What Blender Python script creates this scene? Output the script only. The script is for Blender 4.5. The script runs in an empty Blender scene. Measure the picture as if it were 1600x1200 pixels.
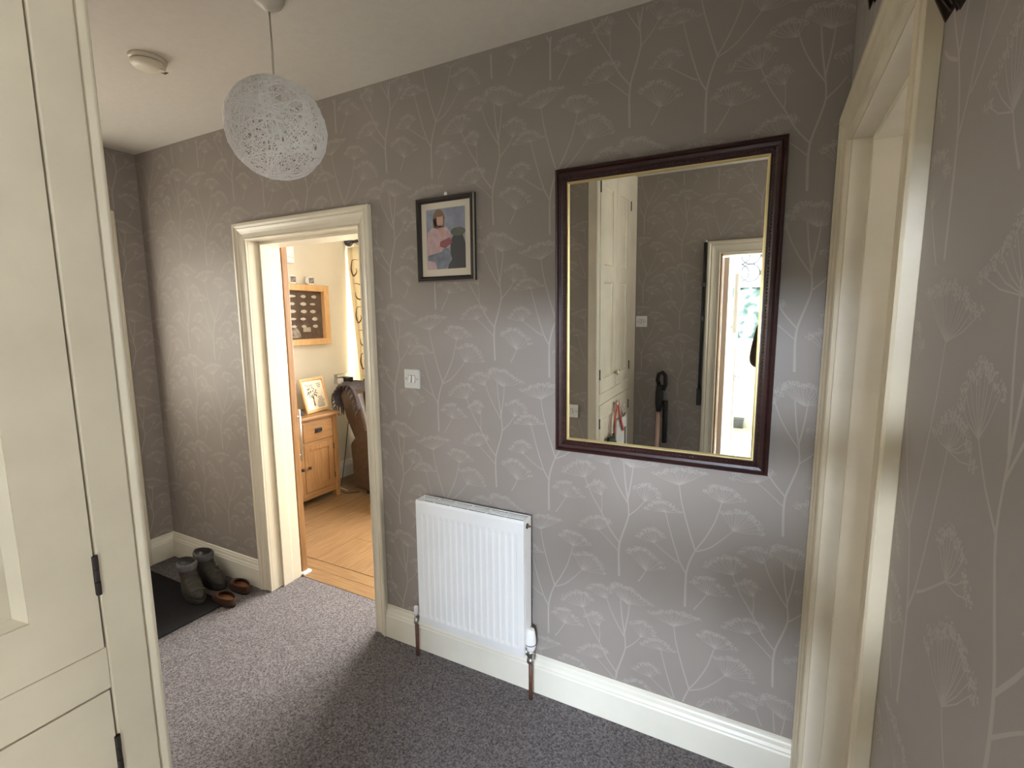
import bpy, bmesh, math, random
import numpy as np
from mathutils import Vector, Matrix
random.seed(7)
S = bpy.context.scene
COL = S.collection
D, H = 1.72, 1.56            # camera distance to the front wall, camera height
CZ = 2.555                   # ceiling height

# ------------------------------------------------------------------ camera
def cam_axes(yaw, pitch, roll):
    f = Vector((math.sin(yaw)*math.cos(pitch), math.cos(yaw)*math.cos(pitch), math.sin(pitch)))
    rt = Vector((math.cos(yaw), -math.sin(yaw), 0)); up = rt.cross(f)
    r2 = math.cos(roll)*rt + math.sin(roll)*up
    return r2, r2.cross(f), f
CR, CU, CF = cam_axes(-0.48077, -0.13322, -0.00707)
cd = bpy.data.cameras.new('camera'); cam = bpy.data.objects.new('camera', cd); COL.objects.link(cam)
cd.sensor_fit = 'HORIZONTAL'; cd.sensor_width = 36; cd.lens = 36*766.2/1600; cd.clip_start = 0.004; cd.clip_end = 60
cam.matrix_world = Matrix(((CR.x, CU.x, -CF.x, 0), (CR.y, CU.y, -CF.y, -D), (CR.z, CU.z, -CF.z, H), (0, 0, 0, 1)))
S.camera = cam

# ------------------------------------------------------------------ world, daylight, exposure
w = bpy.data.worlds.new('sky'); S.world = w; w.use_nodes = True
bg = w.node_tree.nodes['Background']; bg.inputs[0].default_value = (0.80, 0.90, 1.0, 1); bg.inputs[1].default_value = 1.6
def area(name, loc, direction, sx, sy, power, col, spread=180):
    l = bpy.data.lights.new(name, 'AREA'); l.shape = 'RECTANGLE'; l.size = sx; l.size_y = sy; l.energy = power; l.color = col
    l.spread = math.radians(spread)
    o = bpy.data.objects.new(name, l); COL.objects.link(o); o.location = loc
    o.rotation_euler = Vector(direction).to_track_quat('-Z', 'Y').to_euler()
    return o
area('daylight_living_window', (-2.2, 2.45, 1.75), (0, -1, -.25), 2.3, 1.5, 840, (1.0, 0.96, 0.90))
area('daylight_back_window', (0.40, -5.60, 2.74), (0, 1, -.45), 2.1, 1.0, 2650, (0.75, 0.85, 1.0))
area('daylight_side_window', (2.9, -0.75, 1.7), (-1, 0, -.05), 1.4, 1.5, 75, (1.0, 0.94, 0.85))
area('hall_end_fill_light', (1.75, -1.92, 1.6), (-1, 0, -.1), .6, 1.5, 44, (1.0, 0.94, 0.86))  # fill light added to brighten the cupboard face; no known source there
area('daylight_front_door', (-3.95, -0.67, 1.5), (1, 0, -.1), 1.0, 1.6, 54, (1.0, 0.97, 0.87))
S.view_settings.view_transform = 'Standard'; S.view_settings.look = 'None'; S.view_settings.gamma = 1
S.view_settings.use_curve_mapping = False; S.view_settings.exposure = 0.0

# ------------------------------------------------------------------ materials
def lin(c): return tuple(((v/255)/12.92 if v/255 <= .04045 else ((v/255+.055)/1.055)**2.4) for v in c)
MATS = {}
def mat(name, col, rough=.6, metal=0, noise=0, nscale=20, bump=0, bscale=200, col2=None, spec=.5, stretch=(1, 1, 1), coat=0, trans=0, sub=0):
    if name in MATS: return MATS[name]
    m = bpy.data.materials.new(name); m.use_nodes = True; nt = m.node_tree; b = nt.nodes['Principled BSDF']
    b.inputs['Roughness'].default_value = rough; b.inputs['Metallic'].default_value = metal
    b.inputs['Specular IOR Level'].default_value = spec; b.inputs['Coat Weight'].default_value = coat
    b.inputs['Base Color'].default_value = (*col, 1); b.inputs['Transmission Weight'].default_value = trans
    tc = mp = None
    def coords():
        nonlocal tc, mp
        if mp is None:
            tc = nt.nodes.new('ShaderNodeTexCoord'); mp = nt.nodes.new('ShaderNodeMapping'); mp.inputs['Scale'].default_value = stretch
            nt.links.new(tc.outputs['Object'], mp.inputs['Vector'])
        return mp.outputs['Vector']
    if noise or col2:
        n = nt.nodes.new('ShaderNodeTexNoise'); n.inputs['Scale'].default_value = nscale; n.inputs['Detail'].default_value = 5
        nt.links.new(coords(), n.inputs['Vector'])
        r = nt.nodes.new('ShaderNodeValToRGB'); r.color_ramp.elements[0].position = .32; r.color_ramp.elements[1].position = .68
        c2 = col2 or tuple(min(1, c*(1+noise)) for c in col); c1 = col if col2 else tuple(c*(1-noise) for c in col)
        r.color_ramp.elements[0].color = (*c1, 1); r.color_ramp.elements[1].color = (*c2, 1)
        nt.links.new(n.outputs['Fac'], r.inputs['Fac']); nt.links.new(r.outputs['Color'], b.inputs['Base Color'])
    if bump:
        n2 = nt.nodes.new('ShaderNodeTexNoise'); n2.inputs['Scale'].default_value = bscale; n2.inputs['Detail'].default_value = 3
        nt.links.new(coords(), n2.inputs['Vector'])
        bp = nt.nodes.new('ShaderNodeBump'); bp.inputs['Strength'].default_value = bump; bp.inputs['Distance'].default_value = .004
        nt.links.new(n2.outputs['Fac'], bp.inputs['Height']); nt.links.new(bp.outputs['Normal'], b.inputs['Normal'])
    MATS[name] = m; return m
def mixmat(name, a, fac, second, col, rough=.1):
    """transparent mixed with glossy or translucent"""
    m = bpy.data.materials.new(name); m.use_nodes = True; nt = m.node_tree; nt.nodes.clear()
    o = nt.nodes.new('ShaderNodeOutputMaterial'); mx = nt.nodes.new('ShaderNodeMixShader'); t = nt.nodes.new('ShaderNodeBsdfTransparent')
    g = nt.nodes.new('ShaderNodeBsdfGlossy' if second == 'glossy' else 'ShaderNodeBsdfTranslucent')
    t.inputs[0].default_value = (*a, 1); g.inputs[0].default_value = (*col, 1)
    if second == 'glossy': g.inputs['Roughness'].default_value = rough
    mx.inputs[0].default_value = fac
    nt.links.new(t.outputs[0], mx.inputs[1]); nt.links.new(g.outputs[0], mx.inputs[2]); nt.links.new(mx.outputs[0], o.inputs[0])
    MATS[name] = m; return m, nt, mx

PAPER = mat('wallpaper', (.303, .268, .241), .48, noise=.05, nscale=3, bump=.06, bscale=900, spec=.42)
PR_STEM = mat('print_stem', (.408, .366, .338), .48, spec=.42)
PR_FLOR = mat('print_floret', (.398, .356, .328), .48, spec=.42)
CREAM = mat('cream_paint', (.72, .665, .535), .28, noise=.025, nscale=14, bump=.05, bscale=60, spec=.5)
CREAM_OLD = mat('cream_paint_worn', (.74, .675, .54), .33, noise=.07, nscale=5, bump=.12, bscale=45, spec=.5)
CREAM_AGED = mat('cream_paint_yellowed', (.60, .525, .385), .35, noise=.10, nscale=6, bump=.15, bscale=40)
SKIRT = mat('skirting_paint', (.80, .775, .67), .3, noise=.02, nscale=10, bump=.04, bscale=50)
CEIL = mat('ceiling_paint', (.68, .64, .575), .9, noise=.02, nscale=30, bump=.35, bscale=220, spec=.2)
LIVING = mat('living_wall_paint', (.69, .655, .565), .8, noise=.02, nscale=4, spec=.2)
WHITEWALL = mat('white_wall_paint', (.82, .80, .74), .7, noise=.02, nscale=4, spec=.2)
CARPET = mat('carpet', (.066, .061, .065), 1, nscale=150, bump=1.0, bscale=260, col2=(.235, .216, .218), spec=.05)
MATM = mat('doormat_black', (.012, .012, .013), 1, nscale=400, bump=1, bscale=500, col2=(.035, .034, .035), spec=.05)
OAK = mat('oak', (.225, .112, .042), .42, nscale=6, col2=(.315, .168, .068), stretch=(14, 14, 1), spec=.4)
OAKH = mat('oak_horizontal', (.215, .110, .040), .42, nscale=6, col2=(.305, .163, .065), stretch=(14, 1, 14), spec=.4)
OAKF = mat('oak_floor', (.15, .083, .034), .35, nscale=7, col2=(.245, .146, .068), stretch=(16, 1, 16), spec=.45)
OAKFX = mat('oak_floor_border', (.15, .083, .034), .35, nscale=7, col2=(.245, .146, .068), stretch=(1, 16, 16), spec=.45)
OAKL = mat('oak_light', (.56, .34, .15), .45, nscale=6, col2=(.66, .43, .21), stretch=(12, 12, 2), spec=.4)
GROOVE = mat('floor_joint', (.10, .055, .02), .8)
MAHOG = mat('mahogany', (.030, .008, .007), .36, noise=.3, nscale=20, stretch=(1, 1, 4), spec=.5)
GILT = mat('gilt', (.72, .60, .30), .35, metal=.7)
MIRROR = mat('mirror_silver', (.90, .91, .88), .0, metal=1)
BLACKWOOD = mat('black_frame', (.018, .014, .012), .35)
SILVER = mat('silver_edge', (.35, .32, .27), .35, metal=.6)
CARD = mat('mount_card', (.72, .66, .54), .8)
WHITE = mat('white_plastic', (.82, .82, .80), .35)
WHITE_EN = mat('radiator_enamel', (.80, .81, .80), .3, noise=.015, nscale=8)
GREYP = mat('grey_plastic', (.10, .10, .10), .5)
DARK = mat('dark_gap', (.02, .018, .015), .8)
STEEL = mat('brushed_steel', (.52, .52, .50), .3, metal=1)
BRASS = mat('dull_brass', (.28, .22, .14), .4, metal=1)
COPPER = mat('painted_copper_pipe', (.105, .045, .03), .45, noise=.3, nscale=60)
IRON = mat('black_iron', (.035, .03, .028), .45, metal=.4)
STRING = mat('white_string', (.92, .91, .90), .8)
BLACKPL = mat('black_plastic', (.014, .014, .016), .4)
BOOT = mat('boot_leather', (.036, .031, .024), .6, noise=.3, nscale=30)
BOOTFAB = mat('boot_collar', (.12, .115, .12), .9, noise=.2, nscale=80)
RUBBER = mat('rubber_sole', (.02, .018, .016), .8)
BROWNLEATHER = mat('tan_leather', (.055, .021, .010), .5, noise=.25, nscale=30)
INSOLE = mat('insole', (.22, .082, .030), .7)
RECLINER = mat('brown_leather', (.060, .040, .026), .42, noise=.2, nscale=25, bump=.15, bscale=150)
THROW = mat('dark_throw', (.022, .018, .022), .9, nscale=90, col2=(.09, .075, .08), bump=1, bscale=120)
CURTAIN = mat('cream_curtain', (.80, .70, .46), .85, noise=.03, nscale=20, spec=.1)
SWIRL = mat('brown_swirl', (.10, .045, .012), .8)
GARLAND = mat('dark_dried_leaves', (.030, .016, .009), .8, noise=.5, nscale=40)
FLOORTILE = mat('pale_floor_tile', (.72, .64, .48), .45, noise=.08, nscale=8)
GLASS, _, _ = mixmat('window_glass', (1, 1, 1), .06, 'glossy', (1, 1, 1), .0)
GLASS2, _, _ = mixmat('thin_glass', (1, 1, 1), .015, 'glossy', (1, 1, 1), .0)
FROST, _, _ = mixmat('frosted_glass', (1, .98, .95), .6, 'translucent', (1, .98, .94))
FROST2, _, _ = mixmat('lightly_frosted_glass', (1, 1, 1), .03, 'translucent', (.95, .97, 1))
OBSC, nt, mx = mixmat('obscure_glass', (.95, .98, 1), .06, 'translucent', (.75, .9, .85))
tc = nt.nodes.new('ShaderNodeTexCoord'); vo = nt.nodes.new('ShaderNodeTexNoise'); vo.inputs['Scale'].default_value = 9; vo.inputs['Detail'].default_value = 6
rp = nt.nodes.new('ShaderNodeValToRGB'); rp.color_ramp.elements[0].position = .42; rp.color_ramp.elements[1].position = .6
rp.color_ramp.elements[0].color = (.35, .42, .36, 1); rp.color_ramp.elements[1].color = (.97, .98, 1, 1)
nt.links.new(tc.outputs['Object'], vo.inputs['Vector']); nt.links.new(vo.outputs['Fac'], rp.inputs['Fac'])
for n in nt.nodes:
    if n.type in ('BSDF_TRANSPARENT', 'BSDF_TRANSLUCENT'): nt.links.new(rp.outputs['Color'], n.inputs[0])

# ------------------------------------------------------------------ helpers
class MB:
    def __init__(s): s.v = []; s.f = []; s.m = []; s.cur = 0
    def add(s, vs, fs):
        o = len(s.v); s.v += [Vector(p) for p in vs]; s.f += [tuple(i+o for i in f) for f in fs]; s.m += [s.cur]*len(fs); return s
    def box(s, x0, x1, y0, y1, z0, z1):
        return s.add([(x0,y0,z0),(x1,y0,z0),(x1,y1,z0),(x0,y1,z0),(x0,y0,z1),(x1,y0,z1),(x1,y1,z1),(x0,y1,z1)],
                     [(0,3,2,1),(4,5,6,7),(0,1,5,4),(1,2,6,5),(2,3,7,6),(3,0,4,7)])
    def tube(s, pts, r, n=8, cap=True, closed=False):
        pts = [Vector(p) for p in pts]; N = len(pts); rs = r if isinstance(r, (list, tuple)) else [r]*N
        base = len(s.v); prev = None
        for i, p in enumerate(pts):
            if closed: t = pts[(i+1) % N] - pts[i-1]
            else: t = pts[min(i+1, N-1)] - pts[max(i-1, 0)]
            t.normalize()
            if prev is None: a = t.orthogonal().normalized()
            else:
                a = prev - t*prev.dot(t)
                a = a.normalized() if a.length > 1e-6 else t.orthogonal().normalized()
            prev = a; b = t.cross(a)
            for k in range(n):
                an = 2*math.pi*k/n; s.v.append(p + (a*math.cos(an) + b*math.sin(an))*rs[i])
        segs = N if closed else N-1
        for i in range(segs):
            j = (i+1) % N
            for k in range(n):
                s.f.append((base+i*n+k, base+i*n+(k+1) % n, base+j*n+(k+1) % n, base+j*n+k)); s.m.append(s.cur)
        if cap and not closed:
            s.f.append(tuple(base+k for k in reversed(range(n)))); s.f.append(tuple(base+(N-1)*n+k for k in range(n))); s.m += [s.cur]*2
        return s
    def lathe(s, prof, c=(0,0,0), axis=(0,0,1), n=24):
        """prof: (radius, height) list along axis"""
        ax = Vector(axis).normalized(); a = ax.orthogonal().normalized(); b = ax.cross(a); base = len(s.v); c = Vector(c)
        for r, h in prof:
            for k in range(n):
                an = 2*math.pi*k/n; s.v.append(c + ax*h + (a*math.cos(an)+b*math.sin(an))*r)
        for i in range(len(prof)-1):
            for k in range(n):
                s.f.append((base+i*n+k, base+i*n+(k+1) % n, base+(i+1)*n+(k+1) % n, base+(i+1)*n+k)); s.m.append(s.cur)
        s.f.append(tuple(base+k for k in reversed(range(n)))); s.f.append(tuple(base+(len(prof)-1)*n+k for k in range(n))); s.m += [s.cur]*2
        return s
    def prism(s, poly, f0, f1):
        """poly 2-D; f0, f1 map (u, v) to the two end faces"""
        n = len(poly)
        return s.add([f0(*p) for p in poly]+[f1(*p) for p in poly],
                     [tuple(reversed(range(n))), tuple(range(n, 2*n))]+[(i, (i+1) % n, n+(i+1) % n, n+i) for i in range(n)])
    def ball(s, c, r, nu=16, nv=10):
        rx, ry, rz = r if isinstance(r, (tuple, list)) else (r, r, r); c = Vector(c); base = len(s.v)
        for i in range(nv+1):
            th = math.pi*(i+.02)/(nv+.04)
            for k in range(nu):
                ph = 2*math.pi*k/nu; s.v.append(c+Vector((rx*math.sin(th)*math.cos(ph), ry*math.sin(th)*math.sin(ph), -rz*math.cos(th))))
        for i in range(nv):
            for k in range(nu): s.f.append((base+i*nu+k, base+i*nu+(k+1) % nu, base+(i+1)*nu+(k+1) % nu, base+(i+1)*nu+k)); s.m.append(s.cur)
        s.f.append(tuple(base+k for k in reversed(range(nu)))); s.f.append(tuple(base+nv*nu+k for k in range(nu))); s.m += [s.cur]*2
        return s
    def grid(s, fn, nu, nv):
        base = len(s.v)
        for j in range(nv+1):
            for i in range(nu+1): s.v.append(Vector(fn(i/nu, j/nv)))
        for j in range(nv):
            for i in range(nu):
                a = base+j*(nu+1)+i; s.f.append((a, a+1, a+nu+2, a+nu+1)); s.m.append(s.cur)
        return s
    def xf(s, M): s.v = [M @ p for p in s.v]; return s
    def build(s, name, mats, parent=None, smooth=False, bevel=0, seg=2, kind=None, label=None, solid=0, subsurf=0, origin=None):
        me = bpy.data.meshes.new(name)
        if parent is not None: org = worg(parent)
        elif origin is not None: org = Vector(origin)
        else:
            lo = [min(p[i] for p in s.v) for i in range(3)]; hi = [max(p[i] for p in s.v) for i in range(3)]
            org = Vector(((lo[0]+hi[0])/2, (lo[1]+hi[1])/2, lo[2]))
        me.from_pydata([tuple(p-org) for p in s.v], [], s.f); me.validate()
        mats = mats if isinstance(mats, (list, tuple)) else [mats]
        for m in mats: me.materials.append(m)
        if len(mats) > 1: me.polygons.foreach_set('material_index', s.m)
        bm = bmesh.new(); bm.from_mesh(me); bmesh.ops.recalc_face_normals(bm, faces=bm.faces); bm.to_mesh(me); bm.free()
        if smooth: me.polygons.foreach_set('use_smooth', [True]*len(me.polygons))
        o = bpy.data.objects.new(name, me); COL.objects.link(o)
        if parent is not None: o.parent = parent; o['_org'] = tuple(org)
        else: o.location = org
        if solid:
            md = o.modifiers.new('solid', 'SOLIDIFY'); md.thickness = solid; md.offset = 0
        if subsurf:
            md = o.modifiers.new('sub', 'SUBSURF'); md.levels = subsurf; md.render_levels = subsurf
        if bevel:
            md = o.modifiers.new('bevel', 'BEVEL'); md.width = bevel; md.segments = seg; md.limit_method = 'ANGLE'; md.angle_limit = math.radians(40)
        if kind: o['kind'] = kind
        if label: o['label'] = label
        return o
def worg(o):
    p = Vector((0, 0, 0))
    while o is not None: p += o.location; o = o.parent
    return p
def thing(name, loc, label=None, cat=None, group=None, kind=None):
    o = bpy.data.objects.new(name, None); COL.objects.link(o); o.location = loc; o.empty_display_size = .05
    return tag(o, label, cat, group, kind)
def tag(o, label=None, cat=None, group=None, kind=None):
    if label: o['label'] = label
    if cat: o['category'] = cat
    if group: o['group'] = group
    if kind: o['kind'] = kind
    return o
def structure(o, label, cat):
    return tag(o, label, cat, kind='structure')
def box(name, m, parent, x0, x1, y0, y1, z0, z1, bevel=0, **k):
    return MB().box(x0, x1, y0, y1, z0, z1).build(name, m, parent, bevel=bevel, **k)

# ------------------------------------------------------------------ wallpaper print (cow parsley, 0.525 x 0.53 m half-drop repeat)
STEMS = [[(.001,0),(-.001,.126),(.011,.176),(.027,.218)],[(-.001,.126),(-.022,.159),(-.052,.248),(-.077,.338)],[(-.027,.16),(-.049,.172),(-.113,.216)],
 [(.027,.218),(.003,.288),(-.024,.38),(-.034,.443)],[(.027,.218),(.054,.261),(.085,.327),(.104,.403)],[(.029,.214),(.072,.234),(.109,.272),(.142,.311)],[(.03,-.003),(.055,.035),(.072,.066)],
 [(-.237,.057),(-.241,.148),(-.238,.194),(-.219,.253),(-.205,.303),(-.211,.358)],[(-.239,.153),(-.277,.189),(-.318,.223)],[(-.238,.189),(-.278,.236),(-.309,.296),(-.35,.359),(-.376,.421)],
 [(-.309,.296),(-.307,.326),(-.31,.361)],[(-.205,.303),(-.176,.33),(-.151,.365)],[(-.211,.348),(-.243,.396),(-.271,.451),(-.288,.505)],[(-.211,.358),(-.223,.429),(-.23,.5)],[(-.211,.367),(-.199,.442),(-.194,.5)],[(-.166,.053),(-.15,.079),(-.14,.103)]]
SW = [.0078,.0052,.004,.0052,.005,.0045,.004,.0075,.0035,.0048,.003,.0042,.0042,.0055,.005,.004]
UMB = [[(-.077,.338),(-.148,.34),(-.029,.347),(-.096,.377)],[(-.113,.216),(-.17,.228),(-.075,.248),(-.128,.271)],[(-.034,.443),(-.121,.472),(.047,.496),(-.031,.505)],[(.104,.403),(.045,.438),(.175,.424),(.106,.461)],
 [(.142,.311),(.106,.367),(.231,.32),(.183,.381)],[(.072,.066),(.017,.101),(.143,.078),(.076,.131)],[(-.318,.223),(-.396,.228),(-.271,.263),(-.334,.278)],[(-.376,.421),(-.467,.433),(-.34,.466),(-.397,.485)],
 [(-.31,.361),(-.366,.387),(-.299,.397),(-.331,.414)],[(-.151,.365),(-.187,.415),(-.098,.386),(-.137,.432)],[(-.288,.483),(-.362,.509),(-.269,.519),(-.318,.537)],[(-.205,.484),(-.275,.538),(-.113,.506),(-.214,.554)],[(-.14,.103),(-.206,.166),(-.07,.128),(-.153,.192)]]
def tile_quads():
    q = []; mi = []
    rnd = np.random.RandomState(3)
    def ribbon(a, b, w0, w1, m):
        a = np.array(a); b = np.array(b); d = b-a; L = np.hypot(*d)
        if L < 1e-6: return
        n = np.array((-d[1], d[0]))/L
        q.append([a-n*w0/2, a+n*w0/2, b+n*w1/2, b-n*w1/2]); mi.append(m)
    for pts, wd in zip(STEMS, SW):
        P = np.array(pts); t = np.linspace(0, 1, len(P)); tt = np.linspace(0, 1, 3*(len(P)-1)+1)
        # smooth path
        xs = np.interp(tt, t, P[:, 0]); ys = np.interp(tt, t, P[:, 1])
        xs[1:-1] = (xs[:-2]+2*xs[1:-1]+xs[2:])/4; ys[1:-1] = (ys[:-2]+2*ys[1:-1]+ys[2:])/4
        for i in range(len(tt)-1):
            w0 = wd*(1-.45*tt[i]); w1 = wd*(1-.45*tt[i+1])
            ribbon((xs[i], ys[i]), (xs[i+1], ys[i+1]), w0, w1, 0)
    for a, l, r, t in UMB:
        a, l, r, t = map(np.array, (a, l, r, t)); W = np.hypot(*(r-l)); n = max(8, int(W/.011))
        c = 2*t-(l+r)/2
        for i in range(n+1):
            u = (i+rnd.uniform(-.25, .25))/n; u = min(1, max(0, u))
            e = (1-u)**2*l+2*u*(1-u)*c+u*u*r
            e = a+(e-a)*rnd.uniform(.86, 1.0)
            k = a+(e-a)*.55+np.array((0, -.004))
            ribbon(a, k, .0016, .0014, 0); ribbon(k, e, .0014, .001, 0)
            for j in range(20):
                an = rnd.uniform(0, 2*math.pi); rr = rnd.uniform(0, 1)**.6
                p = e+np.array((math.cos(an)*.0125*rr, math.sin(an)*.0075*rr))
                th = rnd.uniform(0, math.pi); L = rnd.uniform(.0022, .0052); d = np.array((math.cos(th), math.sin(th)))*L/2
                ribbon(p-d, p+d, rnd.uniform(.0014, .0028), rnd.uniform(.001, .0024), 1)
    return np.array(q), np.array(mi)
TQ, TM = tile_quads()
def wall_print(parent, u0, u1, z0, z1, holes, fn, uoff=0, zoff=0):
    """copies the repeat over the rectangle u0..u1, z0..z1 of a wall, leaving holes free; fn maps (u, z, depth) to space"""
    qs = []; ms = []
    for i in range(math.floor((u0-1.2)/.525), math.ceil((u1+1.2)/.525)+1):
        ox = i*.525+uoff
        if ox+.25 < u0 or ox-.5 > u1: continue
        for j in range(-2, 7):
            oz = j*.53 + .539 - (i % 2)*.265 + zoff - .53
            if oz+.58 < z0 or oz > z1: continue
            qs.append(TQ+np.array((ox, oz))); ms.append(TM)
    Q = np.concatenate(qs); Mi = np.concatenate(ms)
    lo = Q.min(1); hi = Q.max(1)
    keep = (lo[:, 0] > u0) & (hi[:, 0] < u1) & (lo[:, 1] > z0) & (hi[:, 1] < z1)
    for h in holes: keep &= ~((hi[:, 0] > h[0]) & (lo[:, 0] < h[1]) & (hi[:, 1] > h[2]) & (lo[:, 1] < h[3]))
    Q = Q[keep]; Mi = Mi[keep]; n = len(Q)
    flat = Q.reshape(-1, 2); dep = np.repeat(np.where(Mi == 0, .00008, .00014) + np.random.RandomState(1).uniform(0, .00005, n), 4)
    pts = np.array(fn(flat[:, 0], flat[:, 1], dep)).T - np.array(worg(parent))
    me = bpy.data.meshes.new('wallpaper_print'); me.vertices.add(4*n); me.vertices.foreach_set('co', pts.astype(np.float32).ravel())
    me.loops.add(4*n); me.loops.foreach_set('vertex_index', np.arange(4*n, dtype=np.int32))
    me.polygons.add(n); me.polygons.foreach_set('loop_start', np.arange(0, 4*n, 4, dtype=np.int32))
    me.materials.append(PR_STEM); me.materials.append(PR_FLOR); me.polygons.foreach_set('material_index', Mi.astype(np.int32))
    me.update(calc_edges=True); me.validate()
    o = bpy.data.objects.new('wallpaper_print', me); COL.objects.link(o); o.parent = parent; o['kind'] = 'stuff'
    o['label'] = 'pale cow parsley stems and flower heads printed on the wallpaper'
    return o

# ------------------------------------------------------------------ structure: floors and ceiling
XL, XR, YB, YK = -3.46, .165, -2.30, -1.29      # left wall, right wall, back wall, wall beside the cupboard
def wall_boxes(name, m, rects, label, origin=None):
    b = MB()
    for r in rects: b.box(*r)
    return structure(b.build(name, m, origin=origin), label, 'wall')
c = MB().box(-4.2, 3.0, -5.25, 2.2, CZ, CZ+.1).build('ceiling', CEIL); structure(c, 'off-white textured hallway ceiling with a pendant lamp and smoke alarm', 'ceiling')
fl = MB().box(XL-.12, 1.5, YB-.06, 0, -.05, 0).box(-2.49, -1.66, 0, .19, -.05, 0).box(XR, XR+.06, -.82, -.115, -.05, 0).build('floor', CARPET, origin=(0, 0, -.05))
structure(fl, 'grey speckled hallway carpet', 'floor')
f2 = box('floor_living', GROOVE, None, -3.8, .5, .19, 2.1, -.05, -.006); structure(f2, 'oak laminate floor of the room beyond the doorway', 'floor')
box('threshold_plank', OAKFX, f2, -3.7, .4, .19, .285, -.01, .002, .0015)
box('border_plank', OAKFX, f2, -3.7, .4, .289, .375, -.01, 0, .0015)
k = 0; x = -3.7
while x < .39:
    x1 = min(x+.19, .4); y = .379; yy = [.379, .379+.35+.37*(k % 3), 2.0]
    for a, b_ in zip(yy[:-1], yy[1:]):
        box('floor_plank', OAKF, f2, x+.0012, x1-.0012, a+.001, b_-.001, -.01, 0, .0012)
    x = x1; k += 1
f3 = box('floor_back_room', FLOORTILE, None, -.95, 1.35, -5.15, YB-.06, -.05, -.001); structure(f3, 'pale floor of the bright room reflected in the mirror', 'floor')
f4 = box('floor_side_room', OAKF, None, XR+.06, 2.55, -1.5, .05, -.05, -.001); structure(f4, 'wooden floor of the room beyond the side doorway', 'floor')

# ------------------------------------------------------------------ structure: walls
DX0, DX1, DZ = -2.468, -1.672, 1.975            # living room doorway
wf = wall_boxes('wall_front', PAPER, [(XL-.12, DX0-.02, 0, .09, 0, CZ), (DX1+.02, XR+.12, 0, .09, 0, CZ), (DX0-.02, DX1+.02, 0, .09, DZ+.02, CZ)],
                'taupe cow parsley wallpapered wall carrying the big mirror and radiator', origin=(0, 0, 0))
wall_print(wf, XL+.002, XR-.002, .16, CZ-.002, [(DX0-.09, DX1+.075, 0, DZ+.095)], lambda u, z, h: (u, -h, z), uoff=-.2115)
wall_boxes('wall_living_near', LIVING, [(-3.8, DX0-.02, .09, .19, 0, CZ), (DX1+.02, .5, .09, .19, 0, CZ), (DX0-.02, DX1+.02, .09, .19, DZ+.02, CZ)], 'cream wall on the living room side of the doorway')
wall_boxes('wall_living_left', LIVING, [(-3.82, -3.7, .19, 2.12, 0, CZ)], 'cream living room wall behind the oak cabinet')
wall_boxes('wall_living_far', LIVING, [(-3.7, -3.42, 2.0, 2.12, 0, CZ), (-1.2, .5, 2.0, 2.12, 0, CZ), (-3.42, -1.2, 2.0, 2.12, 0, .95), (-3.42, -1.2, 2.0, 2.12, 2.2, CZ)], 'cream living room wall around the curtained window')
wall_boxes('wall_living_right', LIVING, [(.4, .5, .19, 2.0, 0, CZ)], 'plain cream living room end wall')
FY0, FY1, FZ = -1.10, -.24, 2.11                 # front door opening in the left wall
wl = wall_boxes('wall_left', PAPER, [(XL-.12, XL, FY1, 0, 0, CZ), (XL-.12, XL, YK-.1, FY0, 0, CZ), (XL-.12, XL, FY0, FY1, FZ, CZ)], 'shaded wallpapered end wall beside the boots', origin=(XL, 0, 0))
wall_print(wl, YK, -.002, .16, CZ-.002, [(FY0-.1, FY1+.1, 0, FZ+.1)], lambda u, z, h: (XL+h, u, z), uoff=.1)
wk = wall_boxes('wall_cupboard_side', PAPER, [(XL, -1.0, YK-.1, YK, 0, CZ)], 'wallpapered wall strip beside the cream cupboard', origin=(-1, YK, 0))
wall_print(wk, -2.2, -1.015, .16, CZ-.002, [], lambda u, z, h: (u, YK+h, z), uoff=.05)
BX0, BX1, BZ = -.34, .43, 1.945                   # back room doorway
wb = wall_boxes('wall_back', PAPER, [(-1.6, BX0, YB-.12, YB, 0, CZ), (BX1, 1.5, YB-.12, YB, 0, CZ), (BX0, BX1, YB-.12, YB, BZ, CZ)], 'wallpapered back wall reflected in the mirror', origin=(0, YB, 0))
wall_print(wb, -.95, 1.38, .16, CZ-.002, [(BX0-.095, BX1+.095, 0, BZ+.095)], lambda u, z, h: (u, YB+h, z), uoff=.15)
RY0, RY1, RZ = -.82, -.115, 2.015                # side doorway in the right wall
wr = wall_boxes('wall_right', PAPER, [(XR, XR+.12, -1.45, RY0-.02, 0, CZ), (XR, XR+.12, RY1+.02, 0, 0, CZ), (XR, XR+.12, RY0-.02, RY1+.02, RZ+.02, CZ)], 'wallpapered side wall around the cream doorway', origin=(XR, 0, 0))
wall_print(wr, -1.448, -.002, .01, CZ-.002, [(RY0-.105, 0, 0, RZ+.075)], lambda u, z, h: (XR-h, u, z), uoff=-1.02, zoff=.02)
wall_boxes('wall_right_leg', PAPER, [(XR, 2.6, -1.57, -1.45, 0, CZ)], 'wallpapered wall of the hallway turning aside')
wall_boxes('wall_right_end', PAPER, [(1.4, 1.5, YB, -2.22, 0, CZ), (1.4, 1.5, -1.62, -1.57, 0, CZ), (1.4, 1.5, -2.22, -1.62, 0, .9), (1.4, 1.5, -2.22, -1.62, 2.2, CZ)], 'end wall of the hallway turning aside around an added window')
wall_boxes('wall_side_room', WHITEWALL, [(XR+.12, 2.6, 0, .09, 0, CZ), (2.5, 2.6, -1.45, -1.3, 0, CZ), (2.5, 2.6, -.2, 0, 0, CZ), (2.5, 2.6, -1.3, -.2, 0, .9), (2.5, 2.6, -1.3, -.2, 2.2, CZ)], 'white walls of the side room around its window')
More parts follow.
